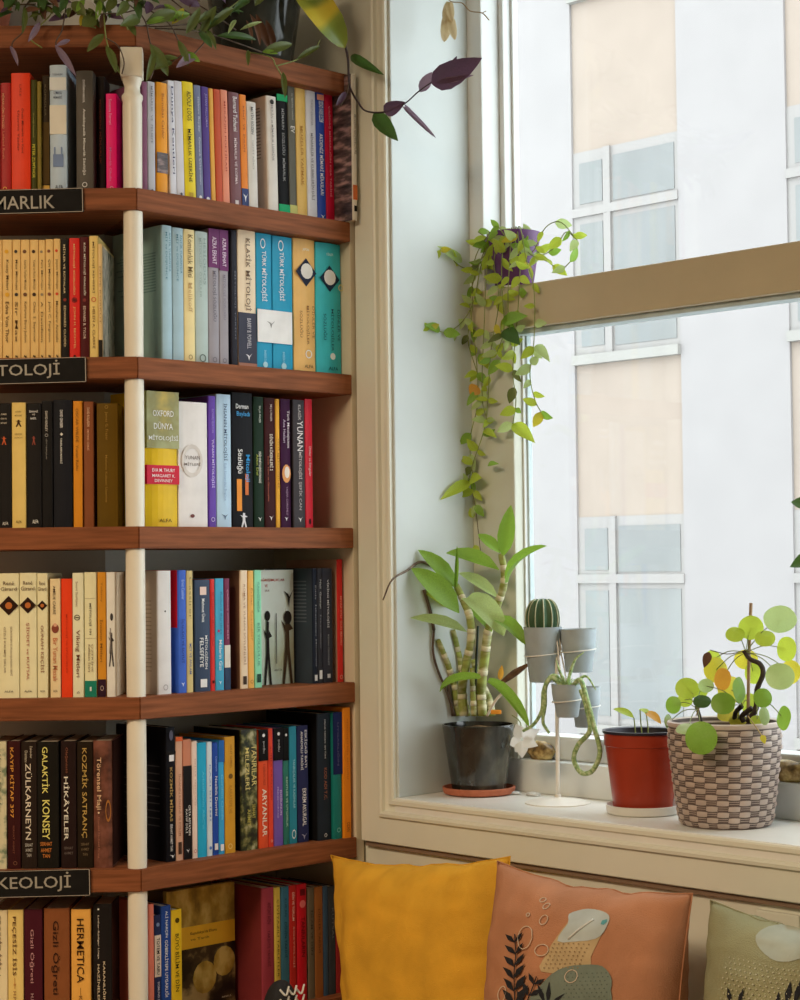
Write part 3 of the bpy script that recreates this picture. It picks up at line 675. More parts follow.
row('R', 3, 120, 370, 3.2, [
    (79, 183, 70, (216, 178, 20), 'thick yellow hardback with red band', {'bulge': .006, 'b': [(0, .42, 'olive_photo'), (.545, .685, (196, 18, 50))], 't': [('OXFORD', .14, .185, .5, .64, (245, 240, 225), 'h'), ('DÜNYA', .225, .28, .5, .58, (245, 240, 225), 'h'), ('MİTOLOJİSİ', .32, .37, .5, .9, (245, 240, 225), 'h'), ('EVA M. THURY', .57, .595, .5, .7, (245, 220, 220), 'h'), ('MARGARET K.', .612, .634, .5, .7, (245, 220, 220), 'h'), ('DEVINNEY', .648, .67, .5, .55, (245, 220, 220), 'h'), ('ALFA', .94, .965, .55, .38, (70, 50, 15), 'h')]}),
    (186, 280, 103, (222, 218, 216), 'wide plain white book with small emblem', {'t': [('YUNAN', .43, .46, .45, .5, (120, 110, 105), 'h'), ('MİTLERİ', .48, .51, .45, .55, (120, 110, 105), 'h')], 'e': [('ring', .47, .45, .72, (205, 198, 192), .9), ('disc', .91, .45, .14, (110, 60, 60), .1)]}),
    (284, 307, 83, (96, 60, 164), 'purple paperback with pale lettering', {'t': [('YUNAN MİTOLOJİSİ', .33, .70, .5, .5, (205, 190, 232)), ('RICHARD BUXTON', .1, .28, .5, .3, (150, 130, 200))], 'e': [('ring', .94, .5, .5, (210, 200, 235))]}),
    (309, 356, 78, (176, 204, 226), 'pale blue paperback with navy lettering', {'t': [('İNSANIN MİTOLOJİSİ', .07, .50, .55, .32, (50, 72, 108)), ('Eski Sümerden Bugüne', .52, .80, .5, .2, (130, 158, 190))], 'e': [('bird', .92, .5, .5, (90, 110, 140), .4)]}),
    (359, 425, 73, (20, 20, 24), 'black paperback with cyan and white lettering', {'b': [], 't': [('Derman', .085, .12, .45, .6, (235, 235, 235), 'h'), ('Bayladı', .14, .185, .5, .62, (60, 150, 210), 'h'), ('Sözlüğü', .42, .60, .32, .30, (240, 238, 232)), ('Mitoloji', .46, .66, .68, .26, (40, 150, 215))], 'e': [('rect', .76, .3, .24, (225, 140, 40), 1.2), ('rect', .68, .66, .16, (205, 110, 50), .8), ('figure', .95, .5, .4, (215, 215, 220), .6)]}),
    (428, 461, 86, (24, 44, 30), 'very dark green paperback', {'t': [('SIR J.G. FRAZER', .07, .2, .5, .2, (200, 205, 195)), ('DİNİN VE MİTOLOJİNİN KÖKENLERİ', .42, .66, .5, .34, (225, 225, 215)), ('Altın Dal', .44, .6, .25, .2, (160, 170, 60))], 'e': [('bird', .935, .5, .4, (225, 225, 220))]}),
    (463, 498, 90, (58, 22, 24), 'dark maroon paperback with pale lettering', {'t': [('SIR J.G. FRAZER', .05, .18, .5, .2, (205, 190, 180)), ('DİNİN KÖKENLERİ 2', .28, .56, .55, .34, (230, 220, 205)), ('İnsan Tanrı ve Ölümsüzlük', .45, .8, .25, .14, (190, 100, 60))], 'e': [('bird', .925, .5, .4, (225, 215, 210))]}),
    (498, 512, 93, (224, 164, 48), 'thin amber paperback', {'t': [('YENİ MİTOLOJİLER', .3, .7, .5, .4, (130, 80, 20))]}),
    (514, 546, 93, (58, 24, 58), 'dark purple paperback with orange and white emblem', {'t': [('Türk Mitolojisinin', .09, .38, .66, .30, (232, 222, 232)), ('Ana Hatları', .16, .34, .3, .24, (190, 170, 195)), ('YAŞAR ÇORUHLU', .68, .90, .5, .24, (160, 130, 160))], 'e': [('disc', .58, .5, .85, (218, 150, 90), 1.4), ('disc', .57, .55, .5, (225, 215, 205), .9), ('bird', .93, .45, .4, (235, 228, 232))]}),
    (555, 592, 96, (70, 68, 74), 'charcoal grey paperback with large white lettering', {'t': [('KLASİK', .04, .16, .5, .30, (200, 195, 195)), ('YUNAN', .165, .40, .5, .5, (240, 236, 232)), ('MİTOLOJİSİ', .41, .62, .5, .34, (205, 200, 200)), ('ŞEFİK CAN', .64, .86, .5, .34, (185, 180, 182))], 'e': [('bird', .935, .5, .4, (235, 232, 230))]}),
    (593, 617, 93, (204, 30, 52), 'red paperback with small pale lettering', {'t': [('Dinler ve Simgeler', .37, .60, .5, .4, (240, 190, 190))], 'e': [('disc', .95, .5, .3, (60, 15, 20), .6)]}),
])
row('R', 4, 120, 540, 3.2, [
    (121, 164, 98, (222, 220, 220), 'white paperback with beige-grey cover', {'dep': .14, 'art': (0, 1, (178, 164, 150)), 'blurb': (.25, .85, 18, (150, 138, 126)), 'e': [('disc', .33, .5, .12, (90, 90, 90)), ('ring', .945, .5, .35, (170, 165, 165))]}),
    (187, 213, 96, (58, 98, 196), 'blue paperback with red and navy cover', {'dep': .14, 'art': (0, .47, (190, 20, 40)), 't': [('Ernst Cassirer', .08, .24, .5, .35, (160, 185, 230)), ('İÇGÜDÜ VE SOYUT', .40, .76, .5, .45, (30, 50, 120))], 'e': [('bird', .93, .5, .5, (225, 232, 245))]}),
    (214, 234, 98, (206, 188, 128), 'straw-yellow paperback with blue lettering', {'t': [('MİT VE ANLAM', .60, .85, .5, .45, (50, 80, 150)), ('Cassirer', .05, .4, .5, .4, (150, 130, 80))]}),
    (240, 289, 127, (50, 66, 92), 'slate-blue paperback with white lettering', {'t': [('Mehmet Ümit', .17, .38, .5, .24, (225, 230, 235)), ('MİTOLOJİDEN', .50, .80, .66, .24, (225, 230, 235)), ('FELSEFEYE', .52, .78, .36, .24, (225, 230, 235))], 'e': [('rect', .10, .5, .42, (225, 200, 190)), ('rect', .925, .5, .42, (225, 228, 232))]}),
    (289, 304, 125, (206, 48, 44), 'thin red paperback', {'t': [('MİTLERDEN MASALLARA', .12, .6, .5, .35, (120, 25, 25))], 'e': [('rect', .92, .5, .5, (70, 20, 20))]}),
    (305, 333, 123, (64, 160, 198), 'sky-blue paperback', {'t': [('Mitlerin Gizi', .55, .82, .5, .34, (225, 240, 245)), ('Roland Barthes', .12, .5, .6, .2, (40, 110, 150))], 'e': [('disc', .47, .35, .25, (180, 50, 110)), ('bird', .93, .5, .4, (225, 240, 245))]}),
    (334, 352, 123, (112, 40, 74), 'maroon paperback with white foot', {'b': [(.60, .80, (215, 210, 200)), (.80, 1, (40, 60, 90))], 't': [('ÇAĞDAŞ SÖYLENLER', .1, .55, .5, .4, (190, 140, 160))]}),
    (386, 409, 97, (228, 208, 180), 'cream paperback with brown cover', {'dep': .14, 'art': (0, 1, (110, 82, 64)), 't': [('ROMA VE YUNAN SÖYLENLERİ', .12, .80, .5, .35, (160, 120, 90))], 'e': [('rect', .93, .5, .5, (70, 55, 45), .9)]}),
    (411, 429, 98, (228, 178, 92), 'amber-yellow paperback', {'t': [('Erhat  Seçmeler', .15, .6, .5, .35, (170, 110, 40))], 'e': [('ring', .945, .5, .5, (150, 100, 40))]}),
    (431, 454, 96, (140, 216, 180), 'mint green paperback', {'t': [('YUNANİSTAN\'DA', .1, .36, .5, .4, (70, 130, 110)), ('BİR YOLCULUK', .45, .82, .5, .4, (80, 140, 118))], 'e': [('rect', .92, .5, .55, (40, 70, 60), .9)]}),
    (400, 556, 96, 'pale_art_cover', 'pale cover-out picture book with black figures', {'face': True, 'sb': .047, 'u0': .36, 'art': [
        ('text', ('ÇAĞRIŞIMLIKLAR', -.18, .70, .07, .105, (175, 50, 40))), ('text', ('VE', .05, .14, .125, .15, (175, 50, 40))), ('text', ('SIRLAR', .05, .2, .17, .19, (120, 60, 50))),
        ('disc', (.12, .40, .09, .045, (30, 26, 24))), ('figure', (.12, .72, .16, .28, (34, 28, 24))), ('figure', (.76, .68, .22, .32, (70, 52, 34))), ('disc', (.78, .42, .13, .06, (40, 32, 26))), ('rect', (.40, .60, .012, .22, (60, 50, 40))), ('bird', (.82, .25, .16, .09, (40, 40, 36))), ('text', ('ANTİK', .34, .60, .86, .885, (60, 56, 50)))]}),
    (618, 632, 90, (32, 38, 52), 'navy paperback with dark blurb cover', {'dep': .14, 'art': (0, 1, (58, 66, 78)), 'blurb': (.12, .5, 12, (92, 98, 108)), 't': [('Edda  İskandinav Mitolojisi', .15, .85, .5, .35, (150, 155, 165))], 'e': [('rect', .95, .5, .6, (215, 218, 222), 1.0)]}),
    (633, 648, 90, (50, 52, 60), 'thin dark grey paperback', {'t': [('Neil  Gaiman', .1, .35, .5, .35, (170, 172, 178)), ('İskandinav', .4, .7, .5, .3, (130, 132, 140))], 'e': [('rect', .925, .5, .6, (215, 218, 222), 1.4)]}),
    (649, 681, 90, (48, 50, 60), 'dark slate paperback with thin white lettering', {'t': [('VİKİNG MİTOLOJİSİ', .10, .52, .45, .26, (205, 208, 214)), ('KEVIN CROSSLEY', .58, .85, .45, .14, (140, 142, 150))], 'e': [('rect', .94, .5, .3, (190, 192, 198))]}),
    (698, 714, 62, (204, 44, 44), 'tall red paperback with beige cover', {'dep': .15, 'art': (0, 1, (196, 160, 138)), 't': [('BEYAZ ATLI  GÜN MASALI', .3, .7, .5, .35, (240, 170, 150))], 'e': [('ring', .96, .5, .6, (240, 190, 170))]}),
])
row('R', 5, 120, 690, 3.2, [
    (148, 178, 119, (22, 22, 28), 'black paperback with gold title and blurb cover', {'dep': .15, 'blurb': (.3, .8, 9, (62, 62, 66)), 'b': [(.18, .20, BK)], 't': [('KOZMİK MİRAS', .30, .70, .5, .36, (190, 158, 92)), ('SERHAT AHMET TAN', .72, .92, .45, .24, (220, 218, 215))], 'e': [('rect', .23, .55, .5, (225, 225, 228), .55), ('bird', .96, .6, .6, (235, 235, 238), .4), ('disc', .06, .5, .4, (90, 90, 110), .9)]}),
    (179, 201, 150, (206, 162, 136), 'peach-brown paperback', {'b': [(0, .035, (220, 100, 50))], 't': [('İNSANIN KÖKENİ VE EVRİM', .3, .8, .5, .35, (150, 100, 80))], 'e': [('rect', .9, .5, .5, (70, 50, 40), 1.4)]}),
    (202, 229, 158, (196, 128, 100), 'picture-topped black paperback', {'b': [(.22, 1, (30, 28, 30))], 't': [('ORTA ASYA\'NIN', .55, .80, .66, .26, (225, 222, 218)), ('KAYIP DİLİ', .58, .78, .34, .26, (225, 222, 218))], 'e': [('bird', .93, .5, .4, (225, 225, 225))]}),
    (230, 248, 164, (232, 206, 192), 'thin pale pink paperback', {'t': [('ESKİÇAĞ  ARKEOLOJİSİ', .15, .55, .5, .3, (170, 140, 130))], 'e': [('ring', .94, .5, .5, (190, 60, 50))]}),
    (249, 278, 168, (36, 164, 206), 'bright cyan paperback', {'t': [('Arkeolojinin ABC\'si', .25, .75, .5, .3, (90, 195, 225))]}),
    (279, 296, 166, (205, 218, 236), 'thin white-blue paperback', {'t': [('KAZI BİLİMİ', .2, .7, .5, .35, (120, 150, 200))], 'e': [('disc', .93, .5, .5, (90, 130, 200))]}),
    (297, 315, 168, (34, 74, 166), 'royal blue paperback with white square logo', {'t': [('Neolitik Devrimi', .3, .65, .5, .42, (225, 232, 245)), ('Çatalhöyük', .12, .26, .5, .3, (150, 175, 225))], 'e': [('rect', .925, .5, .6, (235, 240, 248), .9)]}),
    (316, 334, 161, (58, 162, 218), 'light blue paperback with darker blue top', {'b': [(0, .19, (34, 96, 170))], 't': [('Gordon Childe', .3, .7, .5, .35, (120, 200, 235))], 'e': [('rect', .94, .5, .6, (235, 240, 248), .9)]}),
    (336, 369, 149, (206, 152, 48), 'ochre paperback', {'t': [('HALET ÇAMBEL', .07, .27, .5, .22, (150, 100, 30)), ('KARATEPE VE', .42, .66, .45, .26, (170, 118, 40))], 'e': [('disc', .34, .5, .4, (110, 80, 30)), ('ring', .94, .4, .4, (235, 205, 130))]}),
    (388, 440, 126, 'camouflage_cover', 'mottled green paperback with yellow lettering', {'dep': .14, 'art': (0, 1, (24, 24, 26)), 't': [('TANRILAR', .13, .47, .74, .30, (220, 205, 130)), ('MELEZLERİ', .15, .50, .36, .30, (220, 205, 130)), ('SERHAT', .62, .74, .7, .18, (190, 180, 90)), ('AHMET', .66, .8, .4, .18, (190, 180, 90))]}),
    (444, 474, 126, (216, 80, 44), 'orange-red paperback with black top and bold title', {'b': [(0, .265, (20, 19, 20))], 't': [('ARYANLAR', .50, .90, .5, .46, (245, 225, 210)), ('V. GORDON CHILDE', .29, .47, .5, .24, (150, 45, 25)), ('DOĞU', .1, .2, .5, .2, (190, 190, 190))], 'e': [('disc', .05, .5, .28, (225, 225, 225))]}),
    (475, 491, 123, (220, 70, 48), 'thin vermilion paperback', {'t': [('SÜMER KRALLARI', .15, .6, .5, .35, (160, 40, 30))], 'e': [('ring', .95, .5, .4, (245, 200, 180))]}),
    (492, 522, 121, (110, 84, 166), 'violet paperback with black top', {'b': [(0, .275, (20, 19, 22))], 't': [('DOĞUNUN', .53, .74, .68, .24, (215, 200, 235)), ('PREHİSTORYASI', .5, .76, .36, .2, (190, 175, 220)), ('DOĞU', .1, .2, .5, .2, (190, 190, 190))], 'e': [('disc', .05, .5, .28, (225, 225, 225))]}),
    (523, 541, 121, (42, 112, 100), 'sea green paperback with black top', {'b': [(0, .28, (20, 20, 20))], 't': [('KENTLER VE UYGARLIK', .42, .85, .5, .3, (170, 205, 190))], 'e': [('disc', .06, .5, .36, (225, 225, 225))]}),
    (542, 567, 116, (38, 130, 154), 'teal-blue paperback with pale lettering', {'t': [('TANRIÇALAR VE KADINLAR', .28, .70, .5, .32, (150, 205, 215))], 'e': [('ring', .92, .5, .5, (220, 235, 238), .9)]}),
    (569, 604, 113, (42, 46, 84), 'navy paperback with bold white lettering', {'t': [('ESKİÇAĞ BATI', .04, .36, .68, .3, (228, 228, 235)), ('ANADOLU TARİHİ', .05, .38, .34, .26, (228, 228, 235)), ('EKREM AKURGAL', .54, .86, .5, .34, (228, 228, 235))], 'e': [('bird', .95, .5, .5, (150, 150, 175))]}),
    (634, 676, 74, (34, 42, 52), 'wide dark slate paperback', {'sb': -.012, 'dep': .15, 'art': (0, 1, (22, 22, 24)), 't': [('HALUK TARCAN  ÖN TÜRK', .05, .36, .5, .12, (190, 192, 195)), ('KOD ADI T.C.', .43, .68, .5, .2, (150, 90, 60))], 'e': [('ring', .96, .5, .2, (225, 225, 225))]}),
    (678, 711, 71, (24, 118, 114), 'teal paperback with navy upper half', {'sb': -.018, 'b': [(0, .49, (30, 40, 88))], 't': [('UYGARLIĞIN', .08, .42, .5, .24, (90, 90, 130))], 'e': [('ring', .93, .5, .4, (130, 200, 195))]}),
    (713, 740, 56, (226, 136, 30), 'tall orange paperback', {'sb': -.022, 't': [('ANADOLU SOY KÜTÜĞÜ', .08, .55, .5, .22, (180, 100, 15)), ('OZAN', .88, .95, .5, .4, (120, 60, 10))]}),
])
row('R', 6, 120, 840, 3.2, [
    (92, 110, 205, (232, 128, 106), 'coral paperback', {}),
    (110, 131, 240, (44, 52, 88), 'navy paperback with white title panel', {'b': [(.17, .52, (228, 212, 195))], 't': [('TOTEM VE TABU', .19, .50, .5, .45, (40, 36, 40)), ('SIGMUND FREUD', .56, .8, .5, .3, (200, 200, 215))], 'e': [('disc', .08, .5, .5, (120, 140, 180))]}),
    (132, 164, 210, (34, 72, 148), 'blue paperback with white lettering', {'t': [('ALİ NARÇIN', .04, .25, .5, .34, (225, 230, 240)), ('GÖBEKLİTEPE UYGARLIĞI', .27, .72, .5, .38, (228, 232, 242))]}),
    (165, 199, 222, (222, 186, 38), 'yellow paperback with black lettering', {'t': [('BÜYÜ BİLİM VE DİN', .20, .68, .5, .44, (48, 42, 20))], 'e': [('disc', .09, .5, .4, (80, 65, 20))]}),
    (150, 368, 150, 'ochre_relief_photo', 'large ochre cover-out photo book with yellow band', {'face': True, 'sb': .066, 'u0': .28, 'art': [
        ('panel', (0, 1, .30, .475, (226, 178, 50))), ('panel', (0, 1, .475, 1, 'stone_photo')), ('text', ('Kapadokya\'da Efsane', .08, .62, .345, .375, (90, 60, 20))), ('text', ('ve Tarih', .08, .46, .395, .415, (110, 78, 30))), ('disc', (.36, .72, .24, .13, 'ochre_relief_photo')), ('disc', (.76, .62, .22, .12, 'ochre_relief_photo')), ('text', ('RENKLİ', .72, .9, .9, .915, (225, 215, 190)))]}),
    (456, 494, 152, (152, 60, 76), 'mauve-red paperback with dull red cover', {'dep': .15, 'art': (0, 1, (124, 48, 50)), 't': [('ANTONY AVENI', .12, .30, .5, .3, (90, 30, 42)), ('TARİHTE YAHUDİ', .35, .65, .5, .3, (90, 30, 42))], 'e': [('rect', .95, -1.0, .1, (200, 170, 165))]}),
    (495, 515, 151, (212, 188, 84), 'pale yellow paperback', {'t': [('ÇİVİYAZILI TABLETLER', .1, .75, .5, .45, (90, 78, 30))]}),
    (517, 543, 149, (60, 112, 138), 'steel-blue paperback', {'t': [('DİNİN TARİHİ', .3, .6, .5, .35, (25, 60, 80)), ('KUR\'AN', .1, .25, .5, .3, (30, 70, 90))]}),
    (544, 566, 144, (188, 46, 42), 'brick red paperback with pale lettering', {'t': [('DİN VE TOPLUM', .06, .3, .5, .4, (235, 195, 180)), ('SOSYOLOJİ', .35, .7, .5, .3, (225, 170, 155))]}),
    (568, 599, 140, (204, 30, 46), 'bright red paperback with pink disc', {'t': [('TANRILARIN', .28, .62, .5, .35, (110, 15, 25))], 'e': [('disc', .17, .5, .6, (238, 120, 120)), ('rect', .07, .5, .5, (110, 15, 25))]}),
    (603, 624, 152, (112, 104, 88), 'grey-brown paperback', {'t': [('İSLAM VE DİN', .2, .6, .5, .35, (60, 54, 44))]}),
    (625, 651, 149, (156, 98, 50), 'caramel brown paperback', {'t': [('DİNLER TARİHİ', .2, .6, .5, .3, (90, 52, 22))]}),
    (652, 668, 147, (62, 88, 116), 'thin slate-blue paperback', {}),
    (669, 691, 147, (62, 66, 72), 'dark grey paperback', {'t': [('KUTSAL', .2, .5, .5, .3, (110, 114, 120))]}),
    (692, 717, 166, (156, 42, 42), 'dull red paperback', {}),
])
row('L', 1, 0, 0, 4.444, [
    (-60, 3, 375, (120, 18, 20), 'dark crimson paperback', {}),
    (4, 48, 368, (150, 22, 20), 'deep red paperback with pale lettering', {'t': [('MİMARLIĞIN ÖYKÜSÜ', .1, .42, .3, .3, (215, 150, 110)), ('Leland Roth', .45, .7, .3, .2, (190, 110, 80))], 'e': [('ring', .97, .4, .4, (225, 160, 60), .3)]}),
    (50, 135, 325, (206, 52, 14), 'wide orange-red paperback with dark lettering', {'t': [('Öteki Mimarlık ve Kent', .30, .68, .62, .12, (110, 28, 10)), ('Üzerine Yazılar', .32, .66, .40, .12, (110, 28, 10)), ('LALE', .1, .2, .5, .1, (150, 40, 15))]}),
    (138, 163, 355, (62, 62, 24), 'dark olive paperback with yellow lettering', {'t': [('PETER ZUMTHOR', .58, .88, .5, .5, (190, 185, 60)), ('Mimarlığı Düşünmek', .3, .52, .5, .3, (140, 140, 70))]}),
    (165, 182, 362, (122, 106, 40), 'thin mustard paperback', {}),  # lit side of the olive book, brightness put into a separate slab
    (186, 220, 336, (48, 38, 24), 'brown-black paperback with tan foot', {'b': [(.40, .93, (74, 56, 20)), (.94, 1, (190, 150, 60))], 't': [('KÖPRÜLER', .08, .35, .5, .3, (96, 84, 58))], 'sb': .01}),
    (222, 297, 290, (166, 184, 200), 'pale blue hardback with building photos', {'bulge': .003, 'b': [(.10, .20, (196, 200, 198)), (.32, .55, (200, 196, 182))], 't': [('DOĞAN KUBAN', .065, .085, .5, .6, (70, 84, 110), 'h'), ('OSMANLI', .21, .235, .5, .5, (60, 72, 98), 'h'), ('MİMARİSİ', .245, .27, .5, .5, (60, 72, 98), 'h'), ('ALFA', .955, .985, .55, .45, (40, 44, 52), 'h')], 'e': [('rect', .76, .5, .6, (104, 124, 160), .75), ('rect', .70, .3, .08, (104, 124, 160), .7), ('rect', .70, .7, .08, (104, 124, 160), .7)]}),
    (339, 414, 315, (82, 78, 72), 'thick charcoal hardback with white lettering', {'bulge': .002, 't': [('DOĞAN HASOL', .08, .27, .5, .17, (225, 222, 212)), ('Ansiklopedik Mimarlık Sözlüğü', .32, .87, .48, .20, (222, 218, 206))], 'e': [('ring', .95, .5, .3, (225, 222, 212))]}),
    (430, 466, 340, (38, 32, 30), 'recessed black-brown paperback', {'sb': .03, 't': [('MODERN MİMARLIK', .2, .75, .5, .3, (120, 60, 40))]}),
    (471, 519, 416, (216, 4, 104), 'short magenta paperback', {'t': [('Susanna Ferrari', .06, .32, .42, .25, (245, 140, 190)), ('Mimarlık Okulu', .56, .9, .42, .18, (240, 110, 175))], 'e': [('ring', .97, .5, .3, (250, 190, 215), .22)]}),
])
def cream(x0, x1, top, ttl, au, dot, k, extra=''):
    return (x0, x1, top, (206, 172, 108), 'cream mythology paperback with %s dot%s' % (k, extra), {'e': [('disc', .10, .45, .42, dot), ('disc', .46, .5, .45, dot)], 't': [(ttl, .17, .42, .5, .34, (78, 52, 26)), (au, .52, .86, .5, .34, (84, 58, 30)), ('~', .965, .99, .5, .3, (40, 30, 20), 'h')]})
row('L', 2, 0, 210, 4.444, [
    cream(-72, -31, 134, 'Sümer Mitleri', 'L. King', (90, 60, 30), 'brown'),
    cream(-30, 9, 133, 'Babil Mitleri', 'Stephen Langdon', (110, 70, 30), 'tan'),
    cream(11, 54, 132, 'Kuzey Mitleri', 'Edna Von Thor', (200, 150, 40), 'gold'),
    cream(56, 91, 132, 'Mısır Mitolojisi', 'Sir Max', (60, 55, 50), 'charcoal'),
    cream(93, 132, 132, 'Amerika Yerlileri Mitolojisi', 'Katharine Berry Judson', (96, 62, 36), 'umber'),
    cream(134, 171, 132, 'Yunan ve Roma Mitolojisi', 'Chas. S. Seymour', (60, 44, 34), 'black'),
    cream(173, 201, 133, 'Fars Mitolojisi', 'A. Davidson', (130, 116, 90), 'grey'),
    cream(203, 237, 130, 'Çin Mitolojisi', 'John C. Ferguson', (120, 70, 44), 'chestnut'),
    cream(239, 269, 128, 'Japon Mitolojisi', 'Masaharu Anesaki', (190, 60, 30), 'orange-red'),
    (271, 307, 128, (30, 27, 25), 'black paperback with cream lettering', {'t': [('MİTLER VE RÜYALAR', .05, .46, .5, .3, (210, 190, 150)), ('EDWARD CLODD', .56, .90, .5, .26, (200, 180, 140))], 'e': [('disc', .51, .5, .4, (120, 40, 30))]}),
    (308, 355, 125, (194, 30, 24), 'red paperback with cream lettering', {'t': [('MİTOLOJİ SÖZLÜĞÜ', .05, .47, .5, .26, (228, 180, 120)), ('JOHN H. BECHTEL', .57, .92, .5, .24, (222, 160, 105))], 'e': [('ring', .515, .5, .5, (90, 14, 14)), ('disc', .515, .5, .3, (90, 14, 14)), ('disc', .98, .5, .25, (70, 14, 12))]}),
    (356, 396, 120, (70, 24, 26), 'dark maroon paperback with white lettering', {'t': [('KÖK MİTOLOJİ KRALLIĞI', .05, .48, .55, .32, (222, 205, 190)), ('EDWARD B. TYLOR', .57, .84, .5, .26, (205, 185, 170))], 'e': [('disc', .52, .5, .4, (110, 40, 36))]}),
    (398, 436, 115, (218, 184, 112), 'cream paperback with red ring emblem', {'t': [('MİTOLOJİ REHBERİ', .05, .47, .5, .32, (80, 52, 26)), ('HELEN A. CLARKE', .58, .92, .5, .28, (110, 78, 40))], 'e': [('ring', .52, .5, .55, (180, 60, 40))]}),
    (437, 455, 150, (206, 180, 130), 'thin cream paperback with speckled grey cover', {'b': [(.84, 1, (36, 32, 28))], 'artx': 1, 'art': (0.02, 1, 'speckled_cover'), 't': [('DEDE KORKUT', .2, .7, .5, .35, (150, 125, 85))]}),
])
row('L', 3, 0, 370, 4.444, [
    (-75, -4, 146, (30, 28, 27), 'plain black paperback', {}),
    (-2, 50, 148, (30, 28, 27), 'black paperback with orange flame figure', {'t': [('SÜMER', .08, .095, .4, .5, (200, 190, 170), 'h'), ('DİNİ VE', .115, .13, .4, .5, (200, 190, 170), 'h'), ('MİTLERİ', .15, .165, .4, .5, (200, 190, 170), 'h'), ('ALFA', .95, .975, .5, .5, (210, 205, 195), 'h')], 'e': [('figure', .30, .4, .5, (180, 80, 40), .7)]}),
    (53, 115, 145, (204, 178, 104), 'pale yellow paperback with black running figure', {'t': [('HİTİT', .065, .08, .5, .4, (90, 70, 30), 'h'), ('MİTLERİ', .095, .11, .5, .5, (90, 70, 30), 'h'), ('HINCKS', .245, .26, .5, .5, (110, 86, 40), 'h'), ('JASTROW', .275, .29, .5, .6, (110, 86, 40), 'h'), ('ALFA', .94, .96, .5, .4, (90, 70, 30), 'h')], 'e': [('figure', .165, .5, .55, (60, 40, 24), .5)]}),
    (119, 184, 148, (30, 28, 27), 'black paperback with small red urn figure', {'t': [('İBRANİ', .055, .075, .5, .6, (220, 215, 205), 'h'), ('VE', .085, .098, .5, .2, (200, 195, 185), 'h'), ('BABİL', .11, .13, .5, .4, (220, 215, 205), 'h'), ('ALFA', .935, .965, .6, .4, (215, 210, 200), 'h')], 'e': [('figure', .30, .5, .3, (130, 60, 44), .6)]}),
    (187, 234, 138, (26, 25, 25), 'black paperback with grey column of lettering', {'t': [('DAVID KINSLEY', .08, .24, .45, .22, (190, 185, 175)), ('HİNT TANRIÇALARI', .30, .46, .45, .18, (130, 126, 120))], 'e': [('ring', .27, .45, .3, (160, 156, 150))]}),
    (238, 321, 133, (28, 29, 34), 'wide black hardback with white column of lettering', {'bulge': .002, 't': [('DAVID GRAEBER', .08, .22, .45, .15, (225, 220, 212)), ('TANRILARIN MASKESİ', .30, .50, .45, .13, (215, 210, 202))], 'e': [('diamond', .27, .45, .18, (200, 196, 188))]}),
    (326, 366, 138, (194, 126, 30), 'ochre-orange paperback', {'t': [('OSCAR WILDE  Yunan Ruhu', .06, .55, .45, .3, (120, 74, 20))]}),
    (373, 416, 140, (118, 66, 36), 'reddish brown paperback with pale lettering', {'t': [('DAVID ROLLASON', .05, .2, .5, .25, (215, 175, 140)), ('SAMOTHRAKE  GİZEMLERİ', .22, .39, .5, .25, (205, 160, 125))]}),
    (431, 525, 148, (88, 66, 16), 'wide olive-brown paperback with gold lettering', {'t': [('James G. Frazer', .07, .30, .47, .16, (142, 110, 40)), ('Mitlerin Kökeni Üzerine', .42, .80, .47, .13, (142, 110, 40))], 'e': [('ring', .03, .47, .16, (150, 120, 50))]}),
])
def girard(x0, x1, top, t1, t2, k):
    return (x0, x1, top, (222, 204, 166), 'cream paperback with dark diamond and %s' % k, {'e': [('diamond', .26, .5, .98, (44, 26, 18)), ('disc', .26, .5, .35, (170, 96, 44))], 't': [('René', .065, .095, .5, .55, (90, 70, 50), 'h'), ('Girard', .11, .14, .5, .8, (90, 70, 50), 'h'), ('ALFA', .94, .955, .5, .45, (50, 40, 32), 'h')] + t1 + t2})
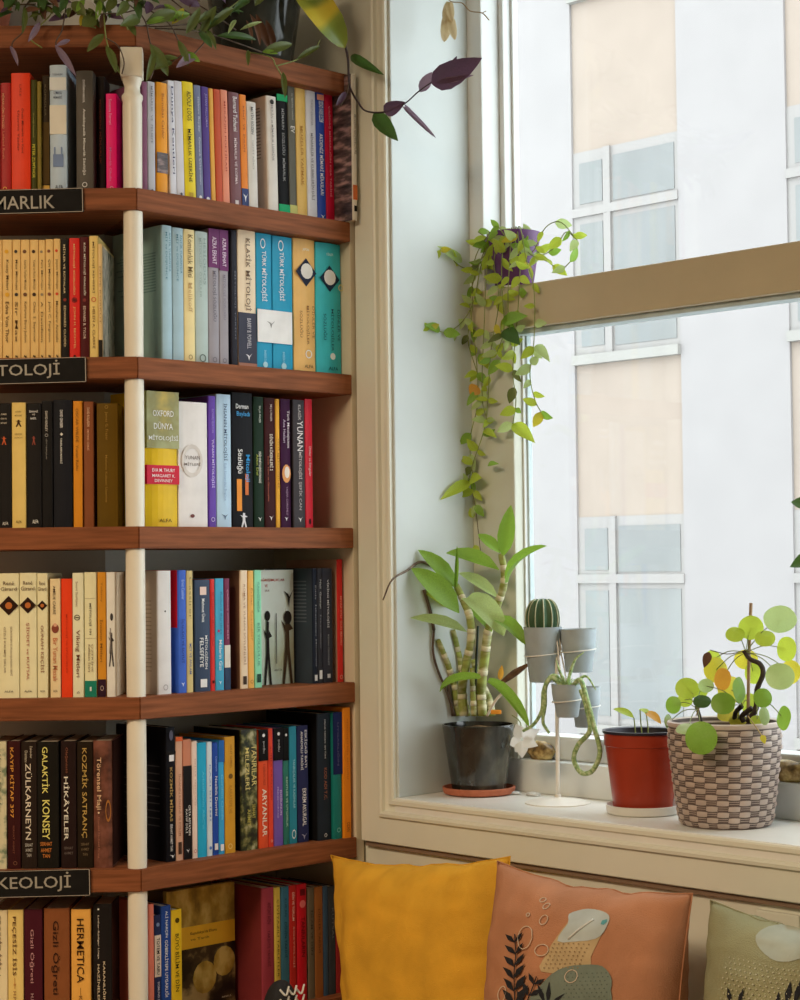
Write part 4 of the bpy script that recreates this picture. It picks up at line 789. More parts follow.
row('L', 4, 0, 540, 4.444, [
    (-60, -6, 150, (215, 196, 160), 'cream paperback with hidden title', {}),
    girard(-4, 85, 148, [('DÜNYANIN KURULUŞUNDAN BERİ', .43, .82, .62, .15, (110, 86, 62))], [('GİZLİ KALMIŞ SIRLAR', .43, .80, .3, .15, (110, 86, 62))], 'brown title'),
    girard(88, 163, 146, [('ŞİDDET ve KUTSAL', .40, .86, .5, .24, (150, 76, 54))], [], 'russet title'),
    girard(166, 212, 148, [('GÜNAH KEÇİSİ', .42, .80, .5, .42, (128, 84, 60))], [], 'short title'),
    (223, 269, 172, (224, 190, 148), 'peach-cream paperback with portrait emblem', {'t': [('AMELIE CARRÉ', .06, .30, .45, .3, (66, 48, 36)), ('Bir Yunan Masalı', .50, .86, .5, .44, (178, 108, 70)), ('ALFA', .935, .955, .5, .4, (70, 50, 36), 'h')], 'e': [('disc', .42, .5, .7, (120, 60, 44), .9), ('disc', .39, .5, .35, (200, 150, 120))]}),
    (273, 321, 172, (214, 60, 24), 'red-orange paperback', {'t': [('MİTOLOJİ VE EFSANELER', .3, .8, .5, .2, (170, 40, 16))]}),
    (323, 372, 146, (224, 208, 178), 'cream paperback with brown emblem and title', {'t': [('Snorri Sturluson', .07, .27, .4, .2, (120, 90, 70)), ('Viking Mitleri', .46, .84, .45, .42, (110, 66, 44)), ('alfa', .95, .97, .5, .25, (80, 60, 40), 'h')], 'e': [('ring', .36, .42, .52, (70, 54, 44)), ('rect', .36, .42, .3, (70, 54, 44), .08)]}),
    (376, 429, 143, (222, 206, 168), 'cream paperback with green foot', {'b': [(.87, 1, (22, 116, 96))], 't': [('MİTOLOJİ 101', .25, .50, .5, .26, (60, 50, 40)), ('Kathleen Sears', .58, .80, .4, .2, (120, 100, 76)), ('ÜZERİNE', .58, .80, .66, .16, (120, 100, 76))], 'e': [('rect', .21, .5, .9, (120, 100, 76), .02), ('rect', .53, .5, .9, (120, 100, 76), .02), ('rect', .935, .5, .15, (200, 220, 205), .35)]}),
    (434, 471, 143, (194, 132, 38), 'ochre paperback with dark foot', {'b': [(.86, 1, (46, 26, 40))], 't': [('İnsanın Mitleri', .38, .72, .5, .36, (120, 76, 26)), ('Tolstoy', .08, .24, .5, .26, (140, 92, 30))], 'e': [('ring', .93, .5, .4, (180, 160, 150), .6)]}),
    (474, 512, 143, (224, 216, 204), 'white paperback with ink drawing', {'e': [('figure', .62, .55, .75, (50, 46, 46), 4.0), ('disc', .36, .6, .35, (60, 56, 56), .9), ('figure', .55, .45, .4, (120, 114, 110), 3.0)], 'art': (0, 1, (206, 186, 158))}),
])
row('L', 5, 0, 700, 4.444, [
    (-50, 29, 185, 'floral_cover', 'pale green floral patterned paperback', {'t': [('Hayalet Görenler', .1, .55, .6, .2, (60, 60, 40))]}),
    (33, 91, 182, (52, 22, 22), 'dark maroon paperback with gold title', {'t': [('KAYIP KİTAP 397', .05, .60, .42, .34, (200, 140, 60)), ('SERHAT AHMET', .66, .88, .5, .14, (110, 64, 50))], 'e': [('ring', .955, .6, .3, (120, 80, 60))]}),
    (95, 164, 185, (38, 29, 24), 'black-brown paperback with pale thin title', {'t': [('ZÜLKARNEYN', .17, .77, .5, .42, (200, 190, 172)), ('İskender', .035, .13, .68, .18, (190, 180, 160)), ('Destanı', .07, .16, .34, .18, (170, 160, 140)), ('SERHAT', .80, .825, .5, .5, (170, 165, 155), 'h'), ('AHMET', .84, .865, .5, .45, (170, 165, 155), 'h'), ('TAN', .88, .905, .5, .3, (170, 165, 155), 'h')]}),
    (166, 261, 185, (26, 24, 20), 'wide black paperback with pale yellow title', {'t': [('GALAKTİK', .04, .41, .42, .34, (216, 202, 112)), ('KONSEY', .46, .77, .42, .34, (216, 202, 112)), ('SERHAT', .79, .82, .42, .55, (186, 112, 50), 'h'), ('AHMET', .84, .87, .42, .5, (186, 112, 50), 'h'), ('TAN', .885, .915, .42, .34, (186, 112, 50), 'h')]}),
    (271, 339, 182, (36, 24, 22), 'dark brown paperback with white spaced title', {'t': [('HİKÂYELER', .28, .78, .4, .36, (214, 204, 190)), ('Olağanüstü', .05, .25, .4, .2, (120, 70, 50)), ('SERHAT', .83, .85, .5, .6, (96, 84, 78), 'h'), ('AHMET', .87, .89, .5, .6, (96, 84, 78), 'h')]}),
    (343, 414, 185, (34, 26, 18), 'black-brown paperback with dull gold title', {'t': [('KOZMİK SATRANÇ', .05, .76, .5, .44, (176, 146, 78)), ('SERHAT', .80, .82, .5, .5, (110, 92, 66), 'h'), ('AHMET', .84, .86, .5, .5, (110, 92, 66), 'h'), ('TAN', .88, .90, .5, .3, (110, 92, 66), 'h')]}),
    (416, 498, 180, 'leather_brown', 'worn reddish brown leather-look hardback', {'bulge': .005, 'art': (0.01, .99, (52, 30, 24)), 't': [('Törensel Maji', .13, .54, .3, .30, (214, 176, 140)), ('Donald Michael Kraig', .60, .92, .3, .12, (150, 100, 80))], 'e': [('disc', .565, .3, .1, (214, 190, 160)), ('ring', .55, .82, .3, (150, 100, 50), 1.2)]}),
])
row('L', 6, 0, 840, 4.444, [
    (-42, 33, 312, (216, 196, 158), 'cream paperback with brown title', {'t': [('PEÇESİZ İSİS 1', .04, .50, .5, .4, (100, 60, 40))]}),
    (36, 104, 310, (218, 184, 112), 'butter-yellow paperback with dark title', {'t': [('PEÇESİZ İSİS', .05, .50, .45, .34, (84, 52, 30)), ('H.P. BLAVATSKY', .62, .95, .45, .2, (150, 110, 60))], 'e': [('rect', .56, .45, .04, (170, 120, 60), .7), ('disc', .57, .45, .14, (170, 120, 60))]}),
    (108, 189, 308, (66, 24, 34), 'dark burgundy hardback with rose lettering', {'t': [('Gizli Öğreti', .15, .56, .45, .26, (176, 130, 130)), ('H.P. BLAVATSKY', .64, .98, .45, .16, (176, 140, 140))]}),
    (196, 309, 303, (122, 72, 40), 'thick brown hardback with black gothic lettering', {'bulge': .004, 't': [('Gizli Öğreti', .09, .65, .48, .34, (50, 30, 22)), ('BLAVATSKY', .70, .95, .4, .18, (60, 38, 28))]}),
    (317, 404, 308, (212, 156, 74), 'golden tan hardback with black title', {'t': [('HERMETICA', .07, .56, .48, .36, (52, 32, 18)), ('KYBALION', .66, .95, .48, .18, (130, 90, 44))], 'e': [('rect', .63, .48, .03, (140, 96, 44), .4)]}),
    (415, 498, 285, (30, 27, 26), 'black hardback with white lettering', {'bulge': .003, 't': [('Lothar-Rüdiger Lütge', .08, .40, .3, .1, (200, 190, 175)), ('KARANLIĞIN', .42, .72, .62, .15, (206, 190, 160)), ('HAZİNELERİ', .44, .74, .32, .15, (206, 190, 160))], 'e': [('disc', .035, .3, .1, (220, 212, 200))]}),
])
# white card across the two turquoise spines
pa, pb = MR.inverted() @ hitR(120 + 441 / 3.2, 327, 0.026), MR.inverted() @ hitR(120 + 551 / 3.2, 327, 0.026)
zc1, zc0 = hitR(275, 200 + 354 / 3.2, 0.026).z, hitR(275, 200 + 458 / 3.2, 0.026).z
card = link('paper_card', box_me('paper_card', 0, pb.x - pa.x, -0.0006, 0.0006, 0, zc1 - zc0), cmat((232, 232, 230), 'R'), None, MR @ M.Translation((pa.x, 0.0265, zc0)))
tag(card, 'white paper card with a small bird emblem across two turquoise spines', 'card')
link('emblem', emblem_me('bird', (pb.x - pa.x) * .38, (zc1 - zc0) * .56, .010, .008, -0.0011), cmat((150, 150, 150), 'R'), card)
# ================================================================== THINGS ON THE WINDOW SILL
def pxm(px, p):                                   # metres per pixel times px at point p
    return px * (p - CAMPOS).dot(_fw) / F
def cyl(name, prof, m, parent, seg=40): return link(name, lathe_me(name, prof, seg), m, parent)
def tubew(root, name, pts, rad, m, seg=8, n=6, parent=None):
    q = [p - root.location for p in spline(pts, n)]
    return link(name, tube_me(name, q, rad, seg), m, parent or root)

# ---------------- orchid in the dark pot
ob = hitT(479, 790, TL + 0.078); ob.z = SILLZ
DBG = ('ORCHID t,s', wt(ob), ws(ob), 'SILLZ', SILLZ, 'P0', P0, 'RLEN', RLEN)
SAUCER = thing('plant_saucer', 'terracotta saucer under the dark glass orchid pot', 'saucer', ob)
r = pxm(36.5, ob)
cyl('dish', [(r * .86, 0), (r * .97, .003), (r, .010), (r, .014), (r * .95, .0145), (r * .90, .006), (r * .1, .005)], TERRA, SAUCER)
orch = thing('orchid_plant', 'cane orchid with long green leaves in a dark glassy pot', 'potted plant', ob + V((0, 0, .0065)))
POTG = blotch('dark_glassy_pot', [(0.010, 0.011, 0.010), (0.035, 0.036, 0.030), (0.17, 0.16, 0.12)], 16, 0.10, 5, (1, 1, .6), [.35, .55, .8])
POTG.node_tree.nodes['Principled BSDF'].inputs['Specular IOR Level'].default_value = 0.7
ph = pxm(66, ob); rt_, rb_ = pxm(36.0, ob), pxm(27, ob)
cyl('pot', [(rb_ * .9, 0), (rb_, .003), (rb_ + (rt_ - rb_) * .5, ph * .5), (rt_ * .99, ph * .93), (rt_, ph * .97), (rt_, ph), (rt_ - .003, ph), (rt_ - .004, ph - .012)], POTG, orch)
link('potting_bark', lathe_me('potting_bark', [(rt_ - .0045, ph - .016), (rt_ * .6, ph - .008), (.004, ph - .003)], 28), BARK, orch)
OC = ws(ob)
def ow(px, py, ds=0.0): return freeW(px, py, OC + ds)
CANE = blotch('ringed_cane', [(0.30, 0.36, 0.08), (0.22, 0.24, 0.05), (0.55, 0.52, 0.32)], 6, 0.5, 2, (3, 3, 9))
CANEB = mat('pale_cane_ring', (0.58, 0.54, 0.36), 0.6, 0.15, 60)
def cane(pts, r0, r1, ds=0.0, joints=6, ringm=None):
    P = [ow(x, y, ds) for x, y in pts]
    sp = spline(P, 8); n = len(sp)
    def rad(u): return (r0 + (r1 - r0) * u) * (1 + 0.16 * abs(sin(pi * joints * u)) - 0.10)
    c = link('cane', tube_me('cane', [p - orch.location for p in sp], rad, 9), CANE, orch)
    for j in range(1, joints):
        i = int(j / joints * (n - 1)); a, b = sp[max(0, i - 1)] - orch.location, sp[min(n - 1, i + 1)] - orch.location
        mid = (a + b) / 2; d = (b - a).normalized() * pxm(2.6, ob)
        rr = (r0 + (r1 - r0) * j / joints) * 1.07
        link('node_ring', tube_me('node_ring', [mid - d, mid, mid + d], rr, 9), CANEB, c)
u1 = pxm(1, ob)
cane([(482, 716), (481, 690), (485, 655), (488, 632), (494, 614), (503, 588), (504, 570), (501, 554)], 5.2 * u1, 3.2 * u1, 0.0, 9)
cane([(464, 716), (462, 690), (466, 665), (471, 640), (470, 618), (463, 600), (456, 585)], 4.8 * u1, 3.4 * u1, -.02, 7)
cane([(458, 716), (455, 690), (448, 665), (438, 640)], 4.0 * u1, 2.6 * u1, .01, 5)
cane([(468, 716), (463, 690), (460, 660), (453, 630)], 3.4 * u1, 2.6 * u1, .022, 5)
cane([(492, 716), (489, 700), (480, 680), (473, 660)], 4.2 * u1, 3.0 * u1, .02, 4)
cane([(474, 716), (473, 695), (472, 668)], 3.2 * u1, 2.6 * u1, -.015, 3)
for pts, m_, rr in ([[(455, 716), (446, 690), (437, 668), (433, 650), (434, 630)], STEMB, 1.3], [[(453, 716), (449, 690), (448, 678)], STEMB, 1.6], [[(475, 716), (476, 670), (478, 626)], mat('dark_stake', (.03, .05, .035), .5), 1.3],
                    [[(434, 630), (430, 610), (424, 590)], STEMB, 1.7], [[(487, 716), (496, 700), (506, 690)], mat('white_root', (.75, .72, .64), .6), 1.5]):
    tubew(orch, 'stem', [ow(*p) for p in pts], rr * u1, m_, 6)
tubew(orch, 'dry_stem', [ow(434, 566, -.03), ow(420, 562, -.05), ow(408, 570, -.07), ow(392, 580, -.09), ow(383, 600, -.10)], lambda u: (1.8 - 1.1 * u) * u1, mat('withered_stem', (.16, .12, .09), .7, .5, 90), 6)
tubew(orch, 'dry_stem', [ow(500, 684, 0), ow(515, 673, 0), ow(529, 664, 0)], lambda u: (1.6 + 2.0 * sin(pi * min(1, u * 1.1)) ) * u1, mat('withered_shoot', (.12, .06, .03), .7, .4, 90), 7)
for (a, b, wd, m_, kd, ds) in [((503, 556), (511, 505), 17, GREEN, 'lance', 0), ((500, 553), (478, 534), 13, GREEN, 'lance', .01), ((499, 570), (446, 553), 18, GREEN, 'lance', -.01), ((508, 582), (547, 546), 11, GREEN, 'strap', -.02),
        ((498, 598), (459, 573), 14, PALE, 'lance', .02), ((456, 588), (418, 550), 19, GREEN, 'lance', -.02), ((459, 613), (411, 568), 26, GREEN, 'lance', -.035), ((446, 607), (424, 592), 16, LIME, 'lance', .01),
        ((467, 598), (504, 636), 25, PALE, 'strap', -.03), ((496, 620), (526, 645), 15, GREEN, 'strap', -.03), ((467, 632), (410, 618), 14, PALE, 'lance', -.01), ((481, 678), (440, 692), 11, GREEN, 'strap', -.04), ((487, 682), (529, 727), 12, GREEN, 'strap', -.05),
        ((455, 590), (457, 546), 4, GREEN, 'strap', -.02), ((470, 606), (492, 632), 14, GREEN, 'lance', .01), ((500, 680), (502, 665), 6, AMBER, 'lance', .0)]:
    leaf(orch, kd, m_, ow(*a, ds), ow(*b, ds - .012), wd * u1, (CAMPOS - ow(*a)).normalized() + V((.1, 0, .75)))
link('bark_chip', box_me('bark_chip', -.010, .010, -.005, .005, -.004, .004, .002), mat('orange_chip', (.70, .27, .02), .6), orch, M.Translation(ow(496, 712, -.005) - orch.location))
# fallen white blossom hanging over the rim and petals on the sill
PETAL = mat('white_petal', (.80, .80, .77), .6, .05, 60, 0, 1, .3, None, .4)
fl_ = thing('orchid_blossom', 'drooping white orchid blossom beside the dark pot', 'flower', ow(522, 741, -.02))
tubew(fl_, 'stalk', [ow(512, 715, -.0), ow(520, 722, -.02), ow(522, 735, -.02)], .0011, STEMG, 6)
for a, b, wd in (((522, 738), (516, 724), 13), ((523, 738), (540, 729), 13), ((521, 740), (510, 745), 12), ((523, 740), (538, 746), 13), ((522, 741), (522, 758), 12), ((522, 744), (515, 752), 9)):
    leaf(fl_, 'ovate', PETAL, ow(*a, -.02), ow(*b, -.028), wd * u1, None, 'petal')
for (x, y, w_, lab) in ((508, 793, 26, 'crumpled white petal on the sill beside the terracotta saucer'), (533, 795, 16, 'small white petal on the sill near the stand base')):
    p = hitZ(x, y, SILLZ + .002); bm = bmesh.new(); bmesh.ops.create_icosphere(bm, subdivisions=3, radius=1)
    for v in bm.verts:
        k = 1 + .35 * noise.noise(v.co * 2.3 + V((x, 0, 0))); v.co = V((v.co.x * k * w_ * u1 * .5, v.co.y * k * w_ * u1 * .3, (v.co.z * k + .9) * .004))
    me = bpy.data.meshes.new('fallen_petal'); bm.to_mesh(me); bm.free()
    for pp in me.polygons: pp.use_smooth = True
    tag(link('fallen_petal', me, PETAL, None, M.Translation((p.x, p.y, SILLZ)) @ M.Rotation(R(-40), 4, 'Z')), lab, 'petal')

# ---------------- rough golden stones on the step of the frame
GOLDR = blotch('golden_rock', [(.06, .035, .012), (.30, .19, .06), (.62, .48, .20)], 60, .45, 6)
for (x, y, w_, h_, lab) in ((541, 757, 34, 20, 'rough golden brown stone on the window step behind the small pot stand'), (787, 778, 42, 24, 'rounded golden brown stone on the window step beside the woven pot')):
    p = at_s(x, ST + .017, STEP); k = pxm(1, p); bm = bmesh.new(); bmesh.ops.create_icosphere(bm, subdivisions=4, radius=1)
    for v in bm.verts:
        q = 1 + .16 * noise.noise(v.co * 2.1 + V((x, 0, 0))) + .07 * noise.noise(v.co * 7)
        v.co = V((v.co.x * q * w_ * k / 2, v.co.y * q * .016, max(v.co.z * q, -.82) * h_ * k / 2 + .82 * h_ * k / 2))
    me = bpy.data.meshes.new('golden_stone'); bm.to_mesh(me); bm.free()
    for pp in me.polygons: pp.use_smooth = True
    tag(link('golden_stone', me, GOLDR, None, M.Translation(p) @ M.Rotation(math.atan2(D.y, D.x), 4, 'Z')), lab, 'stone')

# ---------------- white wire stand with four grey pots
sbp = at_s(558, .122, SILLZ); SS = ws(sbp); us = pxm(1, sbp)
DBG = ('STAND', wt(sbp), SS)
stand = thing('pot_stand', 'white metal stand with round foot and rings holding small grey pots', 'plant stand', sbp)
WM_ = mat('white_metal', (.78, .75, .68), .35, .04)
cyl('foot', [(33 * us, 0), (33 * us, .002), (25 * us, .0055), (10 * us, .0085), (3.2 * us, .011), (2.6 * us, .016), (.002, .017)], WM_, stand)
def sw(px, py, ds=0): return hitW(px, py, SS + ds)
pole_top = sw(556, 628)
tubew(stand, 'pole', [sbp + V((0, 0, .012)), sw(557, 700), pole_top], 2.1 * us, WM_, 10)
GREYP = mat('grey_clay', (.36, .42, .45), .6, .08, 40, .06, 200)
BAND = mat('white_band', (.74, .73, .68), .5, .05)
pots = [((543.5, 682), 39, 28, 55, 'small grey pot holding a round cactus', -.004), ((579, 672), 36, 27, 43, 'small grey pot beside the cactus on the white stand', .03), ((567.5, 717), 32, 22, 33, 'small grey pot with trailing green tails', -.035), ((586, 727), 30, 22, 40, 'grey pot hidden behind the trailing tails', .035)]
POTP = []
for (bx, by), wt_, wb_, h_, lab, ds in pots:
    p = sw(bx, by, ds); k = pxm(1, p); h = h_ * k
    o = thing('small_pot', lab, 'pot', p, 'grey pots on the white stand')
    a, b = wb_ * k / 2, wt_ * k / 2
    def rr(u): return a + (b - a) * u
    cyl('pot', [(a * .92, 0), (a, .002), (rr(.45), h * .45), (rr(.46) + .0012, h * .47), (rr(.7) + .0012, h * .70), (rr(.95), h * .97), (b, h), (b - .0025, h), (b - .004, h * .85)], GREYP, o, 32)
    link('soil', lathe_me('soil', [(b - .003, h * .86), (b * .5, h * .89), (.002, h * .90)], 24), SOIL, o)
    rz = h * .50; R_ = rr(.5) + .0026
    ring = [V((R_ * cos(2 * pi * i / 28), R_ * sin(2 * pi * i / 28), rz + .10 * R_ * cos(2 * pi * i / 28))) for i in range(29)]
    link('holding_ring', tube_me('holding_ring', ring, .0013, 6), BAND, stand, M.Translation(p - stand.location))
    q0 = p + V((0, 0, rz)); c = (pole_top - q0); c.z = 0
    if c.length > 1e-4:
        st = q0 + c.normalized() * R_
        tubew(stand, 'arm', [st, st.lerp(pole_top, .5) + V((0, 0, .004)), pole_top - V((0, 0, .01))], .0013, WM_, 6)
    POTP.append((p, h, b, k))
# cactus
p, h, b, k = POTP[0]
cb = p + V((0, 0, h * .9)); cac = thing('cactus', 'round ribbed dark green cactus in a small grey pot', 'cactus', cb)
CACT = mat('cactus_green', (.045, .105, .045), .55, .2, 60); SPINE = mat('pale_spine_line', (.50, .52, .36), .7, .2, 90)
vs, fs, seg, ri = [], [], 72, 14
Hc, Rc = 34 * k, 15.2 * k
def cact(a, u):
    r_ = Rc * (sin(pi * (0.12 + .88 * u)) ** .55 if u < 1 else 0) * (1 + .10 * cos(12 * a))
    return V((r_ * cos(a), r_ * sin(a), Hc * (1 - cos(pi * u * .98)) / 2))
for i in range(ri + 1):
    for s in range(seg): vs.append(cact(2 * pi * s / seg, i / ri))
for i in range(ri):
    for s in range(seg): fs.append((i * seg + s, i * seg + (s + 1) % seg, (i + 1) * seg + (s + 1) % seg, (i + 1) * seg + s))
fs.append(tuple(range(ri * seg, (ri + 1) * seg)))
link('body', mesh('cactus_body', vs, fs, True), CACT, cac)
for s in range(12):
    a = 2 * pi * s / 12
    link('spine_row', tube_me('spine_row', [cact(a, u / 12) * 1.0 + V((cos(a), sin(a), 0)) * .0006 for u in range(1, 12)], .0011, 5), SPINE, cac)
tubew(cac, 'offshoot', [p + V((-b * .55, -.008, h * .88)), p + V((-b * .62, -.009, h + .006)), p + V((-b * .66, -.009, h + .012))], lambda u: .0062 * sin(pi * (.25 + .74 * u)) + .0006, CACT, 10)
# trailing rat-tail plant
p, h, b, k = POTP[2]
tr = thing('trailing_cactus', 'trailing plant with long braided green tails spilling from a grey pot', 'potted plant', p + V((0, 0, h * .9)))
TAIL = blotch('tail_green', [(.16, .28, .11), (.34, .48, .20), (.58, .66, .40)], 160, .6, 3)
def tw(px, py, ds=-.035): return sw(px, py, ds)
tails = [[(566, 690, -.035), (552, 678, -.05), (544, 690, -.06), (542, 710, -.06), (534, 724, -.06), (523, 731, -.065)], [(565, 690, -.03), (555, 676, -.045), (546, 684, -.055), (545, 705, -.06), (543, 722, -.06), (549, 733, -.06)],
         [(570, 690, -.035), (580, 680, -.05), (587, 700, -.06), (595, 730, -.06), (600, 752, -.06), (593, 770, -.06), (582, 773, -.06), (574, 760, -.06), (578, 745, -.055), (590, 730, -.055), (586, 705, -.05), (581, 690, -.045)],
         [(568, 690, -.035), (562, 676, -.04), (558, 668, -.045)], [(566, 690, -.035), (574, 662, -.03), (584, 652, -.02)], [(570, 690, -.035), (585, 676, -.03), (596, 690, -.03)], [(567, 688, -.035), (560, 672, -.05), (556, 660, -.05)]]
for i, t in enumerate(tails):
    tubew(tr, 'tail', [tw(*q) for q in t], (lambda u: (2.7 - 1.2 * u) * us) if i < 2 else ((lambda u: 2.5 * us) if i == 2 else (lambda u: (2.2 - 1.7 * u) * us)), TAIL, 7)
for a in range(9):
    an = a * .7; q = p + V((0, 0, h * .9))
    leaf(tr, 'strap', PALE, q + V((.004 * cos(an), .004 * sin(an), 0)), q + V((.016 * cos(an), .016 * sin(an), .014 + .006 * sin(a * 3))), .0045, V((0, 0, 1)))

# ---------------- red pot
rb = at_s(643, .118, SILLZ); k = pxm(1, rb)
DBG = ('RED', wt(rb), ws(rb))
sa = thing('plant_saucer', 'white saucer under the red plastic pot', 'saucer', rb)
r = 37 * k
cyl('dish', [(r * .92, 0), (r * .97, .002), (r, .013), (r, .0155), (r * .96, .016), (r * .92, .008), (r * .1, .007)], mat('white_plastic', (.72, .71, .66), .4, .03), sa)
red = thing('seedling_pot', 'red brown plastic pot with two young leaves', 'potted plant', rb + V((0, 0, .0085)))
REDP = mat('red_plastic', (.34, .036, .013), .32, .08, 20); INNER = mat('dark_pot_inside', (.02, .017, .03), .35, .1)
H_ = 78 * k; a, b = 29.5 * k, 39 * k
cyl('pot', [(a * .93, 0), (a, .003), (a + (b - a) * .74, H_ * .80), (a + (b - a) * .74 + .002, H_ * .81), (b * .975, H_ * .965), (b * .975, H_ * .97)], REDP, red, 48)
cyl('rim', [(b * .975, H_ * .965), (b * 1.01, H_ * .967), (b * 1.012, H_), (b * .975, H_ * 1.003), (b * .93, H_ * .99), (b * .88, H_ * .72), (b * .85, H_ * .70)], INNER, red, 48)
link('soil', lathe_me('soil', [(b * .90, H_ * .72), (b * .5, H_ * .75), (.003, H_ * .76)], 28), SOIL, red)
RS = ws(rb)
def rw(px, py, ds=0): return hitW(px, py, RS + ds)
for a_, b_, m_, ds in (((634, 718), (613, 709), LIME, .0), ((645, 712), (661, 724), AMBER, .01)):
    leaf(red, 'lance', m_, rw(*a_, ds), rw(*b_, ds - .012), 10 * k, V((-.2, -.5, 1)))
leaf(red, 'lance', LIME, rw(639, 709, .012), rw(650, 716, .005), 8 * k, V((.1, -.5, 1)))
for pts in ([(636, 742), (635, 728), (634, 718)], [(643, 742), (641, 725), (640, 710)], [(648, 742), (648, 728), (646, 712)]):
    tubew(red, 'stem', [rw(*q, .004) for q in pts], .0011, STEMG, 6)

# ---------------- woven pot with the pilea
wb = at_s(726, .100, SILLZ); k = pxm(1, wb)
DBG = ('WOVEN', wt(wb), ws(wb))
pil = thing('pilea_plant', 'round leaved pilea with a twisting stem in a woven look pot', 'potted plant', wb)
WEAVE = mat('weave_pinkish_tan', (.50, .41, .36), .5, .12, 40, .05, 200); WEAVED = mat('weave_dark_taupe', (.13, .095, .085), .6, .2, 60)
H_ = 102 * k
def wr(u): return (45.5 + 10.5 * min(1, u * 1.25) ** .8 - 1.0 * max(0, u - .8) * 5 * .6) * k - (.004 * max(0, .06 - u) / .06)
wp = [(wr(0), 0)] + [(wr(i / 16), H_ * i / 16) for i in range(1, 17)] + [(wr(1) - .003, H_ + .001), (wr(1) - .0055, H_), (wr(.9) - .006, H_ * .88)]
pot_o = cyl('pot', wp, WEAVED, pil, 56)
rows, colsn = 17, 14
vs, fs = [], []
for i in range(rows):
    for j in range(colsn):
        a0 = 2 * pi * (j + (.5 if i % 2 else 0)) / colsn; half = 2 * pi / colsn * .285
        z0 = H_ * (.012 + .945 * i / rows); z1 = H_ * (.012 + .945 * (i + 1) / rows) - .0006
        base = len(vs)
        for q in range(5):
            an = a0 + half * (q / 2 - 1)
            lift = .0026 * (1 - (q / 2 - 1) ** 2) - .0003
            for w in range(4):
                zz = z0 + (z1 - z0) * (w / 3) ; zz = (z0 + z1) / 2 + (zz - (z0 + z1) / 2) * (1 - .22 * (q / 2 - 1) ** 2)
                rr_ = wr(zz / H_) + lift * (1 - .55 * abs(w / 3 * 2 - 1) ** 2)
                vs.append((rr_ * cos(an), rr_ * sin(an), zz))
        for q in range(4):
            for w in range(3):
                b0 = base + q * 4 + w; fs.append((b0, b0 + 4, b0 + 5, b0 + 1))
me = mesh('weave', vs, fs, True); wv = link('weave', me, WEAVE, pot_o); wv['kind'] = 'stuff'
# thin tan strands crossing the dark gaps
vs, fs = [], []
for i in range(rows):
    for j in range(colsn):
        ac = 2 * pi * (j + .5 + (.5 if i % 2 else 0)) / colsn
        z0 = H_ * (.012 + .945 * i / rows); z1 = H_ * (.012 + .945 * (i + 1) / rows)
        for q in (.36, .72):
            base = len(vs); zz = z0 + (z1 - z0) * q; hw = .22 * 2 * pi / colsn
            for e in range(4):
                an = ac - hw + 2 * hw * e / 3
                for dz in (-.0004, .0004): vs.append(((wr(zz / H_) + .0006) * cos(an), (wr(zz / H_) + .0006) * sin(an), zz + dz))
            for e in range(3): fs.append((base + 2 * e, base + 2 * e + 2, base + 2 * e + 3, base + 2 * e + 1))
sv = link('weave_strand', mesh('weave_strand', vs, fs), WEAVE, pot_o); sv['kind'] = 'stuff'
cyl('rim', [(wr(1) - .0002, H_ * .962), (wr(1) + .0024, H_ * .968), (wr(1) + .003, H_ * .985), (wr(1) + .0022, H_ + .001), (wr(1) - .001, H_ + .0028), (wr(1) - .0045, H_ + .001), (wr(1) - .006, H_ * .95)], WEAVE, pot_o, 56)
link('soil', lathe_me('soil', [(wr(.9) - .004, H_ * .90), (wr(.9) * .5, H_ * .93), (.003, H_ * .94)], 28), SOIL, pil)
PS = ws(wb)
def pw(px, py, ds=0): return hitW(px, py, PS + ds)
DARKST = mat('pilea_trunk', (.035, .022, .018), .7, .4, 120, .3, 400)
tubew(pil, 'trunk', [pw(764, 722), pw(770, 700), pw(776, 676), pw(773, 665), pw(762, 661), pw(754, 657), pw(746, 652)] if False else [pw(748, 722), pw(756, 708), pw(757, 690), pw(763, 674), pw(760, 664), pw(750, 659), pw(744, 651)], lambda u: (3.0 - .8 * u) * k, DARKST, 8)
tubew(pil, 'trunk', [pw(734, 722), pw(736, 712), pw(742, 706)], 2.4 * k, DARKST, 8)
tubew(pil, 'trunk', [pw(744, 722), pw(742, 716), pw(752, 708)], 2.6 * k, DARKST, 8)
tubew(pil, 'trunk', [pw(701, 722), pw(699, 714), pw(696, 706)], 1.8 * k, DARKST, 8)
tubew(pil, 'stake', [pw(748, 722, .01), pw(749, 660, .01), pw(751, 603, .01)], 1.7 * k, mat('bamboo_stake', (.30, .20, .12), .7, .2, 40), 8)
